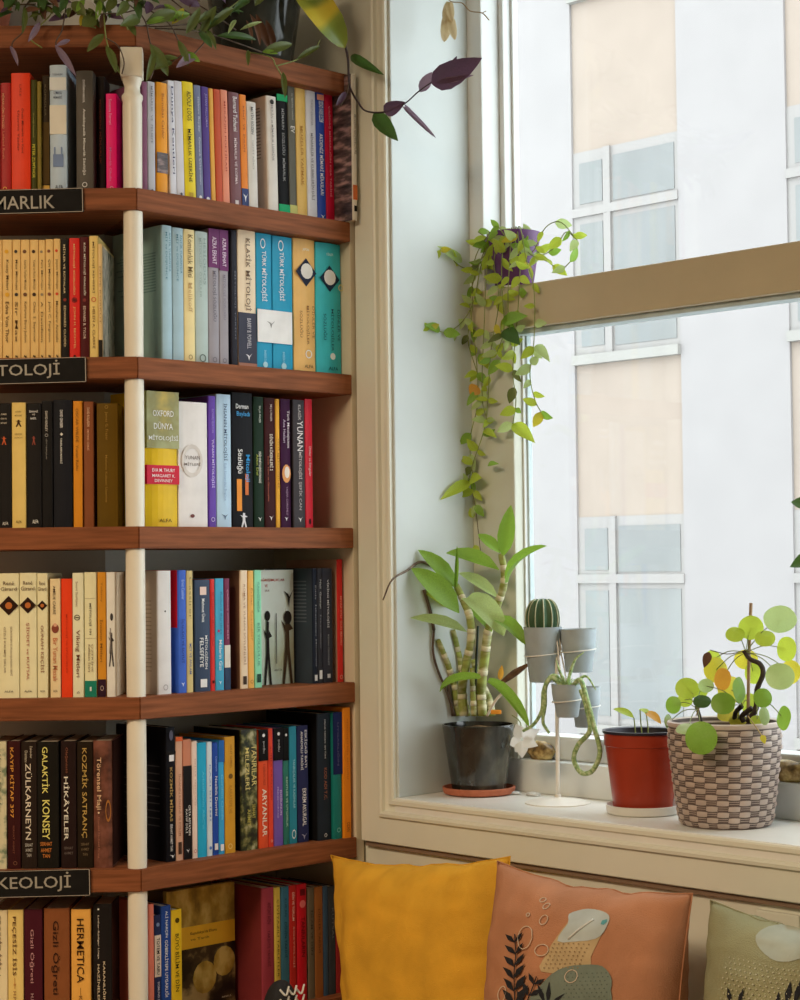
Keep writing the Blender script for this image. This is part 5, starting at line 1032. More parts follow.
# leaves: centre px, diameters, material, hub they grow from, tilt
hub = {'t': (746, 652, 0), 'm': (742, 706, 0), 'l': (698, 709, -.005), 'r': (757, 700, 0)}
PL = [(751, 628, 25, 24, LIME, 't', 0), (735, 634, 19, 15, LIME, 't', -.02), (765, 638, 20, 16, LIME, 't', -.02), (780, 620, 32, 26, PALE, 't', -.04), (786, 649, 19, 24, LIME, 't', -.02), (780, 676, 28, 26, PALE, 't', -.035), (790, 672, 20, 24, YELLOW, 't', .03),
      (716, 670, 24, 26, YELLOW, 't', .01), (722, 679, 17, 22, AMBER, 't', -.02), (746, 660, 24, 20, YELLOW, 't', .03), (753, 672, 18, 24, LIME, 't', .03), (763, 698, 18, 19, GREEN, 'r', -.03), (783, 718, 13, 24, GREEN, 'r', -.02), (765, 716, 10, 18, PALE, 'r', -.03),
      (723, 703, 24, 22, GREEN, 'm', -.04), (740, 690, 12, 26, GREEN, 'm', -.03), (749, 704, 16, 22, LIME, 'm', .02), (731, 690, 26, 28, YELLOW, 'm', .03), (706, 686, 16, 14, PALE, 'm', -.01), (702, 701, 18, 13, DARKG, 'l', -.03), (687, 688, 24, 22, LIME, 'l', -.01), (700, 691, 16, 16, LIME, 'l', .02), (673, 705, 16, 18, GREEN, 'l', -.02), (685, 700, 16, 14, LIME, 'l', .02),
      (701, 738, 31, 32, GREEN, 'l', -.124), (688, 728, 24, 12, PALE, 'l', -.112), (757, 720, 14, 10, LIME, 'r', -.02), (669, 722, 8, 16, PALE, 'l', -.04), (738, 720, 18, 12, YELLOW, 'm', .0), (728, 714, 22, 14, YELLOW, 'm', .025), (712, 660, 18, 20, LIME, 't', .03)]
for i, (x, y, dw, dh, m_, hb, ds) in enumerate(PL):
    c = pw(x, y, ds); hh = hub[hb]; h0 = pw(hh[0], hh[1], hh[2])
    tubew(pil, 'leaf_stalk', [h0, h0.lerp(c, .5) + V((0, 0, .008)), c + E1 * .0006], .0008, STEMG, 5, 4)
    view = (c - CAMPOS).normalized()
    # a round leaf seen as an ellipse: real diameter = larger axis, tilted about the other one
    Dm = max(dw, dh) * k; ratio = min(dw, dh) / max(dw, dh); til = math.acos(max(.15, ratio)) * (1 if i % 2 else -1)
    rgt = _rt; upv = _up
    nrm = -view
    if dw >= dh: nrm = M.Rotation(abs(til) * (-1 if i % 3 else 1), 3, rgt) @ nrm; xa = rgt
    else: nrm = M.Rotation(til, 3, upv) @ nrm; xa = upv
    rotz = random.uniform(-.25, .25)
    xa = M.Rotation(rotz, 3, nrm) @ (xa - nrm * xa.dot(nrm)).normalized()
    if ds < -.05: nrm = (nrm + V((0, 0, .1))).normalized()
    leaf(pil, 'disc', m_, c - xa * Dm / 2, c + xa * Dm / 2, Dm, nrm)
leaf(pil, 'ovate', DRYLEAF, pw(709, 652, -.02), pw(704, 668, -.03), 9 * k, None, 'dried_leaf')
tubew(pil, 'leaf_stalk', [pw(744, 651), pw(727, 654), pw(710, 650, -.02)], .0008, STEMB, 5, 4)
for pts in ([(700, 706), (696, 716)], [(748, 716), (760, 733), (764, 742)]): tubew(pil, 'dry_stem', [pw(x, y, -.03 if x < 720 else -.100) for x, y in pts], .0010, mat('straw_stem', (.45, .35, .15), .7), 5, 4)
leaf(pil, 'ovate', YELLOW, pw(762, 735, -.103), pw(765, 744, -.105), 6 * k)

# ---------------- plant at the edge of the window (only its leaves and pot rim show)
eb = at_s(829, ST + .035, STEP); print('EDGE', ws(eb)); k = pxm(1, eb)
edge = thing('climbing_plant', 'dark green climbing plant in a purple pot at the window step', 'potted plant', eb)
cyl('pot', [(15 * k, 0), (16 * k, .002), (25 * k, 38 * k), (26.5 * k, 38.5 * k), (27 * k, 46 * k), (25 * k, 46 * k), (24 * k, 40 * k)], mat('purple_pot', (.12, .045, .10), .4, .08), edge, 36)
link('soil', lathe_me('soil', [(24 * k, 40 * k), (12 * k, 42 * k), (.003, 42 * k)], 24), SOIL, edge)
es = ws(eb)
def ew(px, py, ds=0): return hitW(px, py, es + ds)
tubew(edge, 'stem', [ew(826, 745), ew(823, 660), ew(820, 580), ew(818, 500), ew(822, 440)], .0018, STEMG, 6)
for a_, b_ in (((818, 506), (791, 502)), ((820, 555), (790, 567)), ((822, 470), (846, 455)), ((824, 620), (850, 606)), ((822, 440), (826, 408))):
    leaf(edge, 'ovate', DARKG, ew(*a_), ew(*b_), 16 * k, (CAMPOS - ew(*a_)).normalized() + V((0, 0, .4)))

# ---------------- trailing plant in the purple pot on the transom
tp = W(wt(hitW(514, 270, TSF + .036)), TSF + .036, zt1); k = pxm(1, tp)
DBG = ('TRAIL', wt(tp), ws(tp))
vine = thing('trailing_vine', 'lime green trailing vine in a purple pot on the transom', 'potted plant', tp)
a, b, H_ = 19 * k, 27 * k, 56 * k
cyl('pot', [(a * .95, 0), (a, .002), (b, H_ * .98), (b, H_), (b - .003, H_), (b - .004, H_ * .85)], mat('violet_pot', (.10, .028, .13), .35, .1), vine, 40)
link('rim_line', lathe_me('rim_line', [(a + .0006, -.0002), (a + .0012, .0015), (a + .0008, .003)], 36), mat('white_pot_foot', (.75, .73, .75), .4), vine)
link('soil', lathe_me('soil', [(b - .003, H_ * .86), (b * .5, H_ * .9), (.003, H_ * .91)], 24), SOIL, vine)
VS = TSF - .014
def vw(px, py, ds=0): return freeW(px, py, VS + ds)
top = tp + V((0, 0, H_ + .004))
stems = [[(480, 262), (470, 300), (475, 345), (478, 400), (470, 440), (473, 480), (476, 510)], [(494, 262), (499, 300), (491, 350), (488, 400), (484, 430), (474, 460), (468, 482)], [(502, 258), (502, 290), (504, 330), (497, 352)], [(526, 258), (534, 290), (534, 340), (530, 375), (535, 400), (541, 412)],
         [(520, 262), (518, 310), (513, 370), (516, 400), (513, 424)], [(484, 256), (468, 268), (455, 262), (449, 248), (440, 250)], [(540, 254, .05), (556, 246, .05), (566, 232, .05), (577, 240, .05)], [(532, 252, .03), (545, 228, .04), (560, 222, .05), (574, 236, .05)],
         [(482, 262), (474, 300), (462, 322), (446, 332), (430, 328)], [(488, 262), (484, 330), (482, 395), (487, 420)], [(510, 256), (508, 300), (511, 345)], [(474, 262), (472, 310), (468, 340), (477, 372)], [(528, 252, .02), (548, 262, .04), (560, 270, .05), (570, 262, .05)], [(505, 252), (490, 240), (478, 232)], [(515, 250), (505, 236), (498, 226)]]
vi = 0
for si, st in enumerate(stems):
    pts = [vw(q[0], q[1], q[2] if len(q) > 2 else 0) for q in st]
    e0 = top + (pts[0] - top) * .55; e0.z = max(top.z, pts[0].z)
    sp = spline([top + (pts[0] - top) * .15, e0] + pts, 6)
    link('stem', tube_me('stem', [q - vine.location for q in sp], .00105, 5), STEMG, vine)
    acc = 0; nxt = random.uniform(8, 14) * k; sd = 1
    for i in range(7, len(sp)):
        acc += (sp[i] - sp[i - 1]).length
        if acc >= nxt or i == len(sp) - 1:
            acc = 0; nxt = random.uniform(11, 21) * k
            for rep in range(2 if random.random() < .45 else 1):
                sd = -sd; base = sp[i]
                ang = random.uniform(.2, 1.3); L = random.uniform(11, 19) * k
                dirv = _rt * sd * cos(ang) - _up * sin(ang) * random.choice((1, 1, .3, -.5)) + rv(.35)
                tip = base + dirv.normalized() * L
                sdep = ws(tip)
                if sdep > TSF - .004 and tip.z < zt1 + .01: tip -= E1 * (sdep - TSF + .006)
                m_ = random.choices((LIME, GREEN, PALE, OLIVE, YELLOW), (6, 3, 3.5, .6, .6))[0]
                nr = (CAMPOS - base).normalized() + rv(.6)
                leaf(vine, 'ovate', m_, base, tip, L * random.uniform(.42, .62), nr); vi += 1
for a_, b_, wd, m_ in (((440, 330), (424, 325), 10, GREEN), ((462, 262), (437, 246), 10, PALE), ((513, 424), (535, 443), 14, LIME), ((470, 482), (440, 500), 12, LIME), ((470, 480), (482, 478), 13, LIME), ((504, 322), (528, 316), 14, GREEN), ((504, 330), (520, 345), 16, DARKG), ((500, 360), (488, 375), 10, GREEN), ((536, 345), (550, 362), 10, PALE), ((513, 424), (497, 432), 10, PALE), ((488, 465), (499, 464), 6, GREEN), ((484, 430), (497, 438), 8, LIME), ((478, 386), (470, 395), 14, AMBER)):
    leaf(vine, 'ovate', m_, vw(*a_), vw(*b_, -.01), wd * k, (CAMPOS - vw(*a_)).normalized() + V((0, 0, .3)))
tubew(vine, 'stem', [vw(470, 482), vw(474, 500), vw(477, 520), vw(481, 556)], .0008, STEMB, 5)
for a_, b_ in (((473, 518), (470, 508)), ((475, 545), (478, 556))): leaf(vine, 'ovate', LIME, vw(*a_), vw(*b_), 7 * k)
# ================================================================== PLANTS ON TOP OF THE BOOKCASE
TOPZ = SHZ[0]
def lw(px, py, ds=0): return hitL(px, py, ds)
def rwk(px, py, ds=0): return hitR(px, py, ds)
# terracotta pot on the straight section
q = C0 + V((-.31, .135, TOPZ)); k = pxm(1, q)
trad = thing('trailing_houseplant', 'trailing green and purple plant in a terracotta pot on the bookcase', 'potted plant', q)
cyl('pot', [(.050, 0), (.052, .003), (.068, .095), (.074, .096), (.076, .125), (.070, .126), (.068, .11)], TERRA, trad)
cyl('saucer', [(.066, -.0002), (.082, .012), (.084, .016), (.078, .016), (.064, .006)], TERRA, trad)
link('soil', lathe_me('soil', [(.069, .105), (.03, .110), (.003, .111)], 24), SOIL, trad)
vis = [  # stems over the edge: pixel paths (plane in front of the straight boards), then leaves along
    ('L', [(28, -14), (24, 10), (24, 30), (12, 44), (18, 62)]), ('L', [(48, -14), (52, 12), (40, 26), (30, 38), (42, 48)]), ('L', [(80, -12), (82, 14), (84, 24), (96, 28)]), ('L', [(60, -12), (66, 6), (62, 30), (56, 46), (72, 70)]),
    ('L', [(98, -14), (104, 15), (106, 38), (112, 60), (116, 72)]), ('L', [(106, 38), (118, 46), (124, 62), (122, 74)]),
    ('R', [(128, -14), (142, 16), (150, 42), (156, 60), (150, 80)]), ('R', [(140, -10), (165, 20), (178, 40), (184, 52), (172, 62)]), ('R', [(180, -14), (205, 30), (196, 52), (180, 62)]), ('R', [(172, 22), (186, 30), (210, 34), (240, 44), (262, 52)]),
    ('R', [(196, 32), (216, 18), (232, 6), (250, -8)]), ('R', [(150, 20), (172, 26), (200, 22), (216, 20)]), ('R', [(248, 44), (268, 56), (276, 66), (282, 76)]), ('R', [(276, 66), (296, 60), (314, 50), (320, 40)]), ('R', [(126, 24), (142, 26), (160, 22)]), ('R', [(110, 8), (128, 12), (150, 4)]), ('L', [(2, -12), (10, 4), (36, 4)]), ('L', [(118, -8), (120, 10), (128, 30)]), ('R', [(200, -10), (210, 12), (236, 30)])]
def hp(sd, x, y, ds=-.022): return (hitL if sd == 'L' else hitR)(x, y, ds)
topc = q + V((0, 0, .115))
for sd, st in vis:
    pts = [hp(sd, *p) for p in st]
    for i, p in enumerate(pts):
        if p.z > TOPZ + .004 and i == 0: pts[i] = p + (V((0, 1, 0)) if sd == 'L' else -D) * .05
    sp = spline(pts, 6)
    link('stem', tube_me('stem', [p - trad.location for p in sp], .0013, 5), random.choice((STEMG, STEMB)), trad)
tl = [  # leaves: side, base, tip, width px, material
    ('L', (10, 46), (18, 66), 6, MAUVE), ('L', (40, 22), (28, 42), 8, MAUVE), ('L', (70, 40), (56, 46), 6, MAUVE), ('L', (55, 45), (76, 76), 9, MAUVE), ('L', (84, 14), (80, 26), 8, YELLOW), ('L', (96, 18), (82, 26), 18, OLIVE), ('L', (104, 34), (87, 52), 11, OLIVE), ('L', (106, 46), (116, 73), 11, OLIVE), ('L', (112, 62), (120, 74), 5, OLIVE),
    ('L', (24, 6), (22, 34), 8, OLIVE), ('L', (54, 6), (60, 18), 10, DARKG), ('L', (72, 2), (86, 16), 14, OLIVE), ('L', (66, -4), (60, 12), 10, DARKG), ('L', (100, 0), (96, 20), 8, GREEN), ('L', (116, -2), (106, 12), 12, OLIVE), ('L', (40, -4), (44, 10), 10, DARKG), ('L', (14, -6), (4, 8), 12, DARKG), ('L', (92, 2), (98, 16), 4, PETAL), ('L', (84, 0), (76, 12), 8, GREEN), ('L', (60, 10), (62, 16), 4, PETAL),
    ('R', (140, 18), (120, 26), 14, OLIVE), ('R', (146, 22), (176, 12), 16, OLIVE), ('R', (146, 24), (166, 18), 8, GREEN), ('R', (160, 20), (190, 14), 12, GREEN), ('R', (172, 24), (184, 8), 10, YELLOW), ('R', (150, 44), (168, 76), 15, OLIVE), ('R', (154, 50), (146, 82), 9, OLIVE), ('R', (158, 60), (178, 58), 8, OLIVE), ('R', (178, 40), (188, 66), 10, OLIVE), ('R', (184, 52), (200, 62), 9, GREEN), ('R', (186, 34), (200, 8), 12, OLIVE), ('R', (198, 30), (212, 48), 10, DARKG), ('R', (205, 28), (216, 50), 8, OLIVE),
    ('R', (200, 36), (216, 6), 12, OLIVE), ('R', (206, 30), (234, 8), 11, OLIVE), ('R', (216, 36), (256, 40), 10, DARKG), ('R', (248, 50), (248, 66), 6, OLIVE), ('R', (262, 52), (292, 44), 13, OLIVE), ('R', (262, 52), (278, 54), 7, GREEN), ('R', (283, 72), (285, 98), 8, OLIVE), ('R', (296, 60), (320, 46), 8, OLIVE), ('R', (240, 30), (262, 22), 5, PALE), ('R', (236, 20), (228, 34), 6, PALE), ('R', (150, 2), (146, 14), 12, PURPLE), ('R', (176, -4), (200, 6), 14, PURPLE), ('R', (226, 4), (212, -8), 10, PURPLE), ('R', (250, 0), (232, 12), 10, DARKG), ('R', (250, 14), (260, 46), 8, DRYLEAF), ('R', (246, 20), (252, 44), 6, DRYLEAF),
    ('R', (172, 62), (154, 70), 12, OLIVE), ('R', (196, 56), (176, 68), 12, MAUVE), ('R', (128, 24), (136, 36), 8, OLIVE), ('R', (164, 4), (180, 20), 10, GREEN), ('R', (212, 12), (196, 24), 9, OLIVE), ('R', (128, 2), (116, 16), 12, OLIVE), ('R', (136, 0), (140, 20), 10, DARKG)]
for sd, a_, b_, wd, m_ in tl:
    p0, p1 = hp(sd, *a_), hp(sd, *b_, -.035)
    leaf(trad, 'lance', m_, p0, p1, wd * k * .78, (CAMPOS - p0).normalized() + V((.25, 0, .4)) + rv(.25))
for i in range(85):                                # small leaves crowding the front edge
    x = random.choice((random.uniform(-5, 130), random.uniform(20, 245))); y = random.uniform(-14, 16) + .05 * max(0, x - 130); sd = 'L' if x < 131 else 'R'
    a = random.uniform(-.4, 3.5); L = random.uniform(12, 24)
    p0, p1 = hp(sd, x, y, random.uniform(-.02, .02)), hp(sd, x + L * cos(a), y + L * .7 * sin(a), random.uniform(-.045, -.01))
    leaf(trad, 'lance', random.choice((OLIVE, DARKG, DARKG, OLIVE, PURPLE, DRYLEAF)), p0, p1, L * k * .34, V((0, -.8, .5)) + rv(.6))
for i in range(46):                                # bushy crown above the board
    a = random.uniform(0, 2 * pi); e = random.uniform(-.25, .9); L = random.uniform(.05, .085)
    p0 = topc + V((cos(a) * .05, sin(a) * .05, random.uniform(-.01, .05)))
    leaf(trad, 'lance', random.choice((OLIVE, DARKG, GREEN, PURPLE, OLIVE)), p0, p0 + V((cos(a) * cos(e), sin(a) * cos(e), sin(e))) * L, L * .3, V((0, -.3, 1)) + rv(.4))

# dark glass vase with the yellowing orchid leaf, on the angled section
vc = C0 + E1 * .365 - D * .115 + V((0, 0, TOPZ)); k = pxm(1, vc)
vase = thing('glass_pot_plant', 'dark smoked glass pot with a yellowing strap leaf on the bookcase', 'potted plant', vc)
SMOKE = blotch('smoked_glass', [(.012, .014, .012), (.03, .034, .028), (.07, .07, .055)], 10, .12, 4)
cyl('pot', [(.066, 0), (.070, .004), (.092, .15), (.093, .17), (.090, .17), (.087, .15)], SMOKE, vase)
link('soil', lathe_me('soil', [(.088, .15), (.03, .155), (.003, .156)], 24), BARK, vase)
YG = blotch('green_to_yellow_leaf', [(.16, .22, .03), (.22, .28, .04), (.58, .46, .04)], 1.2, .35, 1, (2.4, .4, .4), [.40, .52, .66])
vt = vc + V((0, 0, .15))
def vv(px, py, ds=-.03): return hitR(px, py, ds) if px < 354 else hitW(px, py, -.02 + ds)
leaf(vase, 'strap', YG, vv(292, -22, .02), vv(345, 48, -.03), 30 * k, (CAMPOS - vv(300, 0)).normalized() + V((-.1, 0, .5)))
for a_, b_, wd, m_ in (((280, -40), (255, 6), 16, OLIVE), ((300, -40), (318, -2), 14, DARKG), ((270, -30), (300, -4), 14, DARKG)):
    leaf(vase, 'strap', m_, vv(*a_), vv(*b_), wd * k)
tubew(vase, 'stem', [vt, vt + V((.0, -.02, .05)), vv(292, -22, .02)], .003, STEMG, 6)
tubew(vase, 'stem', [vv(345, 44), vv(348, 60), vv(349, 82), vv(352, 92), vv(358, 102, -.04), vv(366, 111, -.05), vv(384, 112, -.06), vv(404, 104, -.07), vv(418, 92, -.075), vv(432, 82, -.08)], lambda u: (1.25 - .6 * u) * k, mat('dark_stem', (.05, .035, .045), .5, .3, 60), 6)
tubew(vase, 'stem', [vv(349, 82), vv(346, 96), vv(340, 106)], .8 * k, STEMB, 6)
for a_, b_, wd, m_, d0, d1 in (((351, 56), (384, 75), 10, DARKG, -.03, -.05), ((374, 113), (398, 141), 16, DARKG, -.05, -.06), ((384, 112), (405, 102), 14, PURPLE, -.06, -.07), ((420, 92), (432, 72), 11, MAUVE, -.07, -.07), ((432, 84), (482, 58), 24, PURPLE, -.08, -.10), ((440, 82), (474, 75), 6, MAUVE, -.078, -.095), ((405, 107), (436, 138), 5, MAUVE, -.07, -.075), ((450, 68), (457, 56), 4, PURPLE, -.08, -.09), ((346, 92), (336, 106), 6, PURPLE, -.03, -.03)):
    leaf(vase, 'lance' if wd > 5 else 'strap', m_, vv(*a_, d0), vv(*b_, d1), wd * k)
# small brown dried stalk and leaves behind
for a_, b_ in (((256, 14), (270, 50)), ((266, 20), (276, 52))): leaf(vase, 'lance', DRYLEAF, vv(*a_, .0), vv(*b_, .0), 8 * k, None, 'dried_leaf')
# dried pale blossom hanging from the head of the window
db = W(wt(hitW(447, 18, .08)), .08, hitW(447, -16, .08).z)
dry = thing('dried_blossom', 'pale dried blossom hanging on a thin twig beside the window reveal', 'dried flower', db)
def dw_(px, py, ds=0): return hitW(px, py, .08 + ds)
STRAW = mat('straw_petal', (.68, .58, .36), .7, .15, 60, 0, 1, .3, None, .3)
tubew(dry, 'twig', [dw_(440, -60), dw_(444, -20), dw_(449, 0), dw_(462, 3), dw_(470, 11), dw_(482, 13), dw_(489, 20)], .0011, mat('twig', (.35, .26, .14), .7), 5)
tubew(dry, 'twig', [dw_(482, 13), dw_(486, 11)], .0009, MATS['twig'], 5)
for a_, b_, wd in (((449, 2), (444, 20), 8), ((449, 2), (452, 22), 8), ((448, 14), (444, 42), 11), ((450, 18), (455, 40), 9), ((447, 6), (448, 30), 8)): leaf(dry, 'strap', STRAW, dw_(*a_), dw_(*b_, -.006), wd * k, None, 'petal')

# ================================================================== CUSHIONS ON THE BENCH
BENCHZ = .45
def cushion(tl_px, tr_px, s_mid, lean, thick, m, name, label, seed, wrinkle=.008, pinch=.085):
    A = hitW(*tl_px, s_mid); B = hitW(*tr_px, s_mid)
    a = (wt(B) - wt(A)) / 2; height = (min(A.z, B.z) - BENCHZ) / cos(lean); hh = height / 2; zc = (A.z + B.z) / 2 - hh * cos(lean)
    tilt = math.atan2(B.z - A.z, 2 * a)
    cen = W((wt(A) + wt(B)) / 2, s_mid - hh * sin(lean), zc)
    X = (D * cos(tilt) + V((0, 0, sin(tilt)))); Yv = (V((0, 0, 1)) * cos(lean) + E1 * sin(lean)); Yv = (Yv - X * Yv.dot(X)).normalized(); Z = X.cross(Yv)
    if Z.dot(E1) > 0: Z = -Z
    mt = M(((X.x, Yv.x, Z.x, cen.x), (X.y, Yv.y, Z.y, cen.y), (X.z, Yv.z, Z.z, cen.z), (0, 0, 0, 1)))
    def pos(u, v, side=1, off=0.0):
        x = a * u * (1 - (pinch if u < 0 else .085) * (1 - v * v) * u * u); y = hh * v * (1 - .075 * (1 - u * u) * v * v)
        f = max(0, (1 - abs(u) ** 2.8)) * max(0, (1 - abs(v) ** 2.8)); t = thick / 2 * f ** .58
        n1 = noise.noise(V((u * 2.2 + seed, v * 2.2, side))); n2 = noise.noise(V((u * 5.5 + seed, v * 2.2, side * 3))) + .5 * noise.noise(V((u * 3 + seed, v * 9.0, side * 5)))
        edge_w = max(abs(u), abs(v)) ** 3
        pull = n2 * (.35 + edge_w) * f ** .3 * 1.5
        t = t * (1 + .12 * n1) + wrinkle * pull
        y += (.012 * n1 + .006 * noise.noise(V((u * 5 + seed, 0, 7)))) * abs(v) ** 3 * (1 - u * u)
        return V((x, y, side * (t + off) if side > 0 else -t * .85))
    n = 56; vs, fs, idx = [], [], {}
    for side in (1, -1):
        for j in range(n + 1):
            for i in range(n + 1):
                if side < 0 and (i in (0, n) or j in (0, n)): idx[(side, i, j)] = idx[(1, i, j)]; continue
                uu = 2 * i / n - 1; vv_ = 2 * j / n - 1
                uu = math.copysign(abs(uu) ** .85, uu); vv_ = math.copysign(abs(vv_) ** .85, vv_)
                idx[(side, i, j)] = len(vs); vs.append(pos(uu, vv_, side))
    for side in (1, -1):
        for j in range(n):
            for i in range(n):
                f = (idx[(side, i, j)], idx[(side, i + 1, j)], idx[(side, i + 1, j + 1)], idx[(side, i, j + 1)])
                fs.append(f if side > 0 else f[::-1])
    o = link(name, fixn(mesh(name, vs, fs, True)), m, None, mt); tag(o, label, 'cushion')
    # piped seam all around
    ring = [pos(-1 + 2 * i / 24, 1) for i in range(24)] + [pos(1, 1 - 2 * i / 24) for i in range(24)] + [pos(1 - 2 * i / 24, -1) for i in range(24)] + [pos(-1, -1 + 2 * i / 24) for i in range(25)]
    link('seam', tube_me('seam', ring, .0014, 6), m, o)
    inv = mt.inverted()
    def uv(px, py):
        d = ray(px, py); p = CAMPOS; nn = mt.to_3x3() @ V((0, 0, 1)); pt = cen + nn * thick * .42
        h = inv @ (p + d * ((pt - p).dot(nn) / d.dot(nn))); return h.x / a, h.y / hh
    return o, pos, uv
def weave_mat(key, c, var=.12):
    return mat(key, c, .85, var, 14, .35, 520, .2)
CY = weave_mat('mustard_linen', (.74, .39, .035)); CO = weave_mat('terracotta_pink_linen', (.47, .215, .115)); CG = weave_mat('sage_linen', (.30, .295, .17))
cy, posy, uvy = cushion((338, 856), (520, 857), -.10, R(3), .17, CY, 'cushion', 'mustard yellow cushion against the wall below the window', 3.1, pinch=.24)
co, poso, uvo = cushion((496, 861), (691, 893), -.165, R(5), .21, CO, 'cushion', 'dusty orange cushion with printed leaves and pale shapes', 8.4)
cg, posg, uvg = cushion((708, 900), (920, 937), -.115, R(4), .20, CG, 'cushion', 'sage green cushion with pale dots and dark leaves', 5.7)
def blob(o, pos, uv, pts, m, name='print', off=.0012, rings=6):
    if len(pts) > 6:
        q = [V((*p, 0)) for p in pts]; pts = [(v.x, v.y) for v in spline(q[-2:] + q + q[:2], 3)[6:-4]]
        pts = pts[:3 * len(q)]
    P = [uv(*p) for p in pts]; n = len(P); cu = sum(p[0] for p in P) / n; cv = sum(p[1] for p in P) / n
    PP = []
    for i in range(n):
        for t in (0, .5):
            b = P[(i + 1) % n]; PP.append((P[i][0] + (b[0] - P[i][0]) * t, P[i][1] + (b[1] - P[i][1]) * t))
    n = len(PP); vs = [pos(cu, cv, 1, off)]; fs = []
    for r in range(1, rings + 1):
        for p in PP: vs.append(pos(cu + (p[0] - cu) * r / rings, cv + (p[1] - cv) * r / rings, 1, off))
    for i in range(n): fs.append((0, 1 + i, 1 + (i + 1) % n))
    for r in range(rings - 1):
        for i in range(n):
            a = 1 + r * n; fs.append((a + i, a + n + i, a + n + (i + 1) % n, a + (i + 1) % n))
    return link(name, mesh(name, vs, fs, True), m, o)
def line(o, pos, uv, pts, m, wpx=1.2, closed=True, off=.0016, name='print_line'):
    P = [V((x, y, 0)) for x, y in pts]
    if closed: P = spline(P + [P[0]], 4)
    else: P = spline(P, 4)
    w = wpx * pxm(1, o.matrix_basis.translation)
    Q = [pos(*uv(p.x, p.y), 1, off) for p in P]
    return link(name, tube_me(name, Q, w * .5, 5), m, o)
PB = mat('print_pale_blue', (.46, .52, .52), .85, .08, 30); PBE = mat('print_beige', (.50, .37, .20), .85, .1, 30); PGN = mat('print_grey_green', (.17, .21, .17), .85, .1, 30); PBK = mat('print_black', (.012, .013, .018), .85, .1); PCR = mat('print_cream_line', (.66, .53, .40), .85, .05); PTL = mat('print_teal_dot', (.10, .33, .36), .85, .05)
blob(co, poso, uvo, [(561, 909), (571, 905), (586, 904), (596, 909), (599, 919), (594, 936), (590, 955), (588, 970), (548, 970), (550, 950), (558, 930), (563, 918)], PBE)
blob(co, poso, uvo, [(561, 909), (571, 905), (586, 904), (596, 909), (599, 919), (595, 932), (580, 938), (558, 938), (564, 920)], PB, 'print', .0020)
blob(co, poso, uvo, [(540, 1004), (548, 985), (565, 968), (585, 963), (602, 965), (611, 976), (612, 990), (606, 1006)], PGN, 'print', .0026)
blob(co, poso, uvo, [(593, 915), (597, 914), (598, 917), (596, 920), (593, 919)], PTL, 'print_dot', .0030, 2)
line(co, poso, uvo, [(585, 914), (576, 926), (568, 936)], mat('print_white_stroke', (.62, .62, .58), .8), 2.2, False, .0030)
for c, rx, ry in (((530, 893), 2.2, 2.6), ((536, 900), 2.6, 3.4), ((523.5, 911), 1.5, 1.8), ((539, 916), 3.6, 5.2), ((526, 935), 8, 12), ((545, 948), 6.5, 6), ((577, 975), 5.5, 6.5), ((507, 993), 4.5, 7.5)):
    line(co, poso, uvo, [(c[0] + rx * cos(t * pi / 4) , c[1] + ry * sin(t * pi / 4)) for t in range(8)], PCR, 1.0, True, .0034)
def sprig(o, pos, uv, root, tip, n, ln, name='print_leaf', off=.0040):
    line(o, pos, uv, [root, ((root[0] + tip[0]) / 2 + 1, (root[1] + tip[1]) / 2), tip], PBK, 1.2, False, off)
    dx, dy = tip[0] - root[0], tip[1] - root[1]; L = math.hypot(dx, dy); dx /= L; dy /= L
    for i in range(n):
        f = (i + .3) / n; bx, by = root[0] + (tip[0] - root[0]) * f, root[1] + (tip[1] - root[1]) * f
        for sd in (-1, 1):
            l = ln * (1 - .45 * f); an = .75
            ux, uy = dx * cos(an * sd) - dy * sin(an * sd), dx * sin(an * sd) + dy * cos(an * sd)
            ex, ey = bx + ux * l, by + uy * l; px_, py_ = -uy * l * .17, ux * l * .17
            mx_, my_ = (bx + ex) / 2, (by + ey) / 2
            blob(o, pos, uv, [(bx, by), (mx_ + px_, my_ + py_), (ex, ey), (mx_ - px_, my_ - py_)], PBK, name, off, 2)
sprig(co, poso, uvo, (525, 1006), (514, 932), 6, 23)
sprig(co, poso, uvo, (532, 1010), (545, 975), 3, 20)
for a_, b_ in (((556, 1004), (546, 982)), ((558, 1004), (558, 980)), ((560, 1004), (573, 992))):
    mx_, my_ = (a_[0] + b_[0]) / 2, (a_[1] + b_[1]) / 2; dx, dy = b_[0] - a_[0], b_[1] - a_[1]
    blob(co, poso, uvo, [a_, (mx_ - dy * .1, my_ + dx * .1), b_, (mx_ + dy * .1, my_ - dx * .1)], PBK, 'print_leaf', .0040, 2)
for a_, b_ in (((733, 1004), (729, 985)), ((741, 1004), (747, 985)), ((780, 1004), (779, 988)), ((788, 1004), (788, 977)), ((796, 1006), (800, 974)), ((806, 1006), (815, 980))):
    mx_, my_ = (a_[0] + b_[0]) / 2, (a_[1] + b_[1]) / 2; dx, dy = b_[0] - a_[0], b_[1] - a_[1]
    blob(cg, posg, uvg, [a_, (mx_ - dy * .12, my_ + dx * .12), b_, (mx_ + dy * .12, my_ - dx * .12)], PBK, 'print_leaf', .003, 2)
def dots(o, pos, uv, cells, m, rpx, off=.003):
    vs, fs = [], []
    rr = rpx
    for x, y in cells:
        b0 = len(vs)
        for i in range(6): vs.append(pos(*uv(x + rr * cos(i * pi / 3), y + rr * sin(i * pi / 3)), 1, off))
        fs.append(tuple(range(b0, b0 + 6)))
    d = link('print_dots', mesh('print_dots', vs, fs), m, o); d['kind'] = 'stuff'; return d
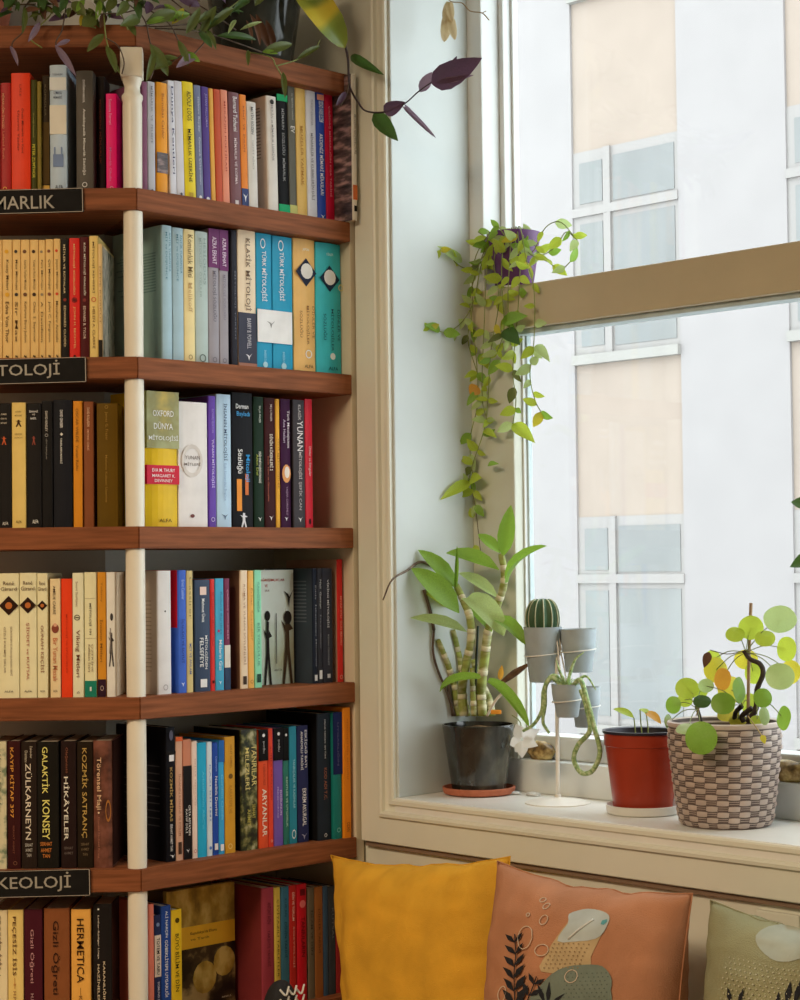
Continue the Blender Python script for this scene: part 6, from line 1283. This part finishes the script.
dots(cg, posg, uvg, [(722 + 5.6 * i + (2.8 if j % 2 else 0), 955 + 5.2 * j + .9 * i) for j in range(9) for i in range(26) if 955 + 5.2 * j + .9 * i < 1004], mat('print_pale_dot', (.52, .50, .36), .8), .85)
blob(cg, posg, uvg, [(748, 915), (775, 916), (815, 922), (830, 940), (800, 952), (770, 955), (750, 945), (740, 930)], mat('print_pale_sage', (.40, .43, .36), .85, .12, 20), 'print', .0012)
dots(co, poso, uvo, [(556 + 4.4 * i - .9 * j, 941 + 4.2 * j) for j in range(7) for i in range(8)], mat('print_tan_dot', (.30, .21, .10), .8), .8, .0031)
dots(co, poso, uvo, [(572 + 4.4 * i + (2 if j % 2 else 0), 972 + 4.0 * j) for j in range(8) for i in range(9)], mat('print_dark_dot', (.11, .14, .11), .8), .7, .0036)

# black cushion with white strokes in front of the bookcase
bc = hitR(281, 992, -.10)
k = pxm(1, bc)
zz = thing('zigzag_cushion', 'small black cushion with white zigzag strokes in front of the lowest books', 'cushion', (bc.x, bc.y, 0))
bm = bmesh.new(); bmesh.ops.create_uvsphere(bm, u_segments=28, v_segments=18, radius=1)
topz = hitR(281, 980, -.10).z
for v in bm.verts:
    x = math.copysign(abs(v.co.x) ** .7, v.co.x); z = math.copysign(abs(v.co.z) ** .6, v.co.z)
    v.co = V((x * 15 * k * (1.5 - .5 * max(0, v.co.z)), v.co.y * .035, (z + 1) / 2 * (topz - BENCHZ) + BENCHZ))
me = bpy.data.meshes.new('cushion_body'); bm.to_mesh(me); bm.free()
for p in me.polygons: p.use_smooth = True
cb_ = link('cushion_body', me, mat('black_cloth', (.014, .014, .016), .8), zz)
zz.rotation_euler = (0, 0, TH)
STROKE = mat('white_stroke', (.66, .65, .60), .8, .05)
for i in range(3):
    for j in range(3):
        x = (-15 + 10 * i) * k; z = topz - (.008 + .017 * j) - .0012 * i
        y = -.036
        link('stroke', tube_me('stroke', spline([V((x, y + .008, z)), V((x + 4 * k, y, z - .010)), V((x + 9 * k, y + .002, z + .004))], 4), .0019, 5), STROKE, zz)

# bench that carries the cushions
bench = thing('window_bench', 'painted bench below the window under the cushions', 'bench', W(0.75, -.25, 0))
bench.rotation_euler = (0, 0, math.atan2(D.y, D.x))
cl_ = BENCHZ
link('seat', box_me('seat', -.73, 1.3, -.22, .235, cl_ - .055, cl_ - .015, .004), PAINT, bench)
link('front_panel', box_me('front_panel', -.70, 1.3, -.19, -.17, 0, cl_ - .055), PAINT, bench)
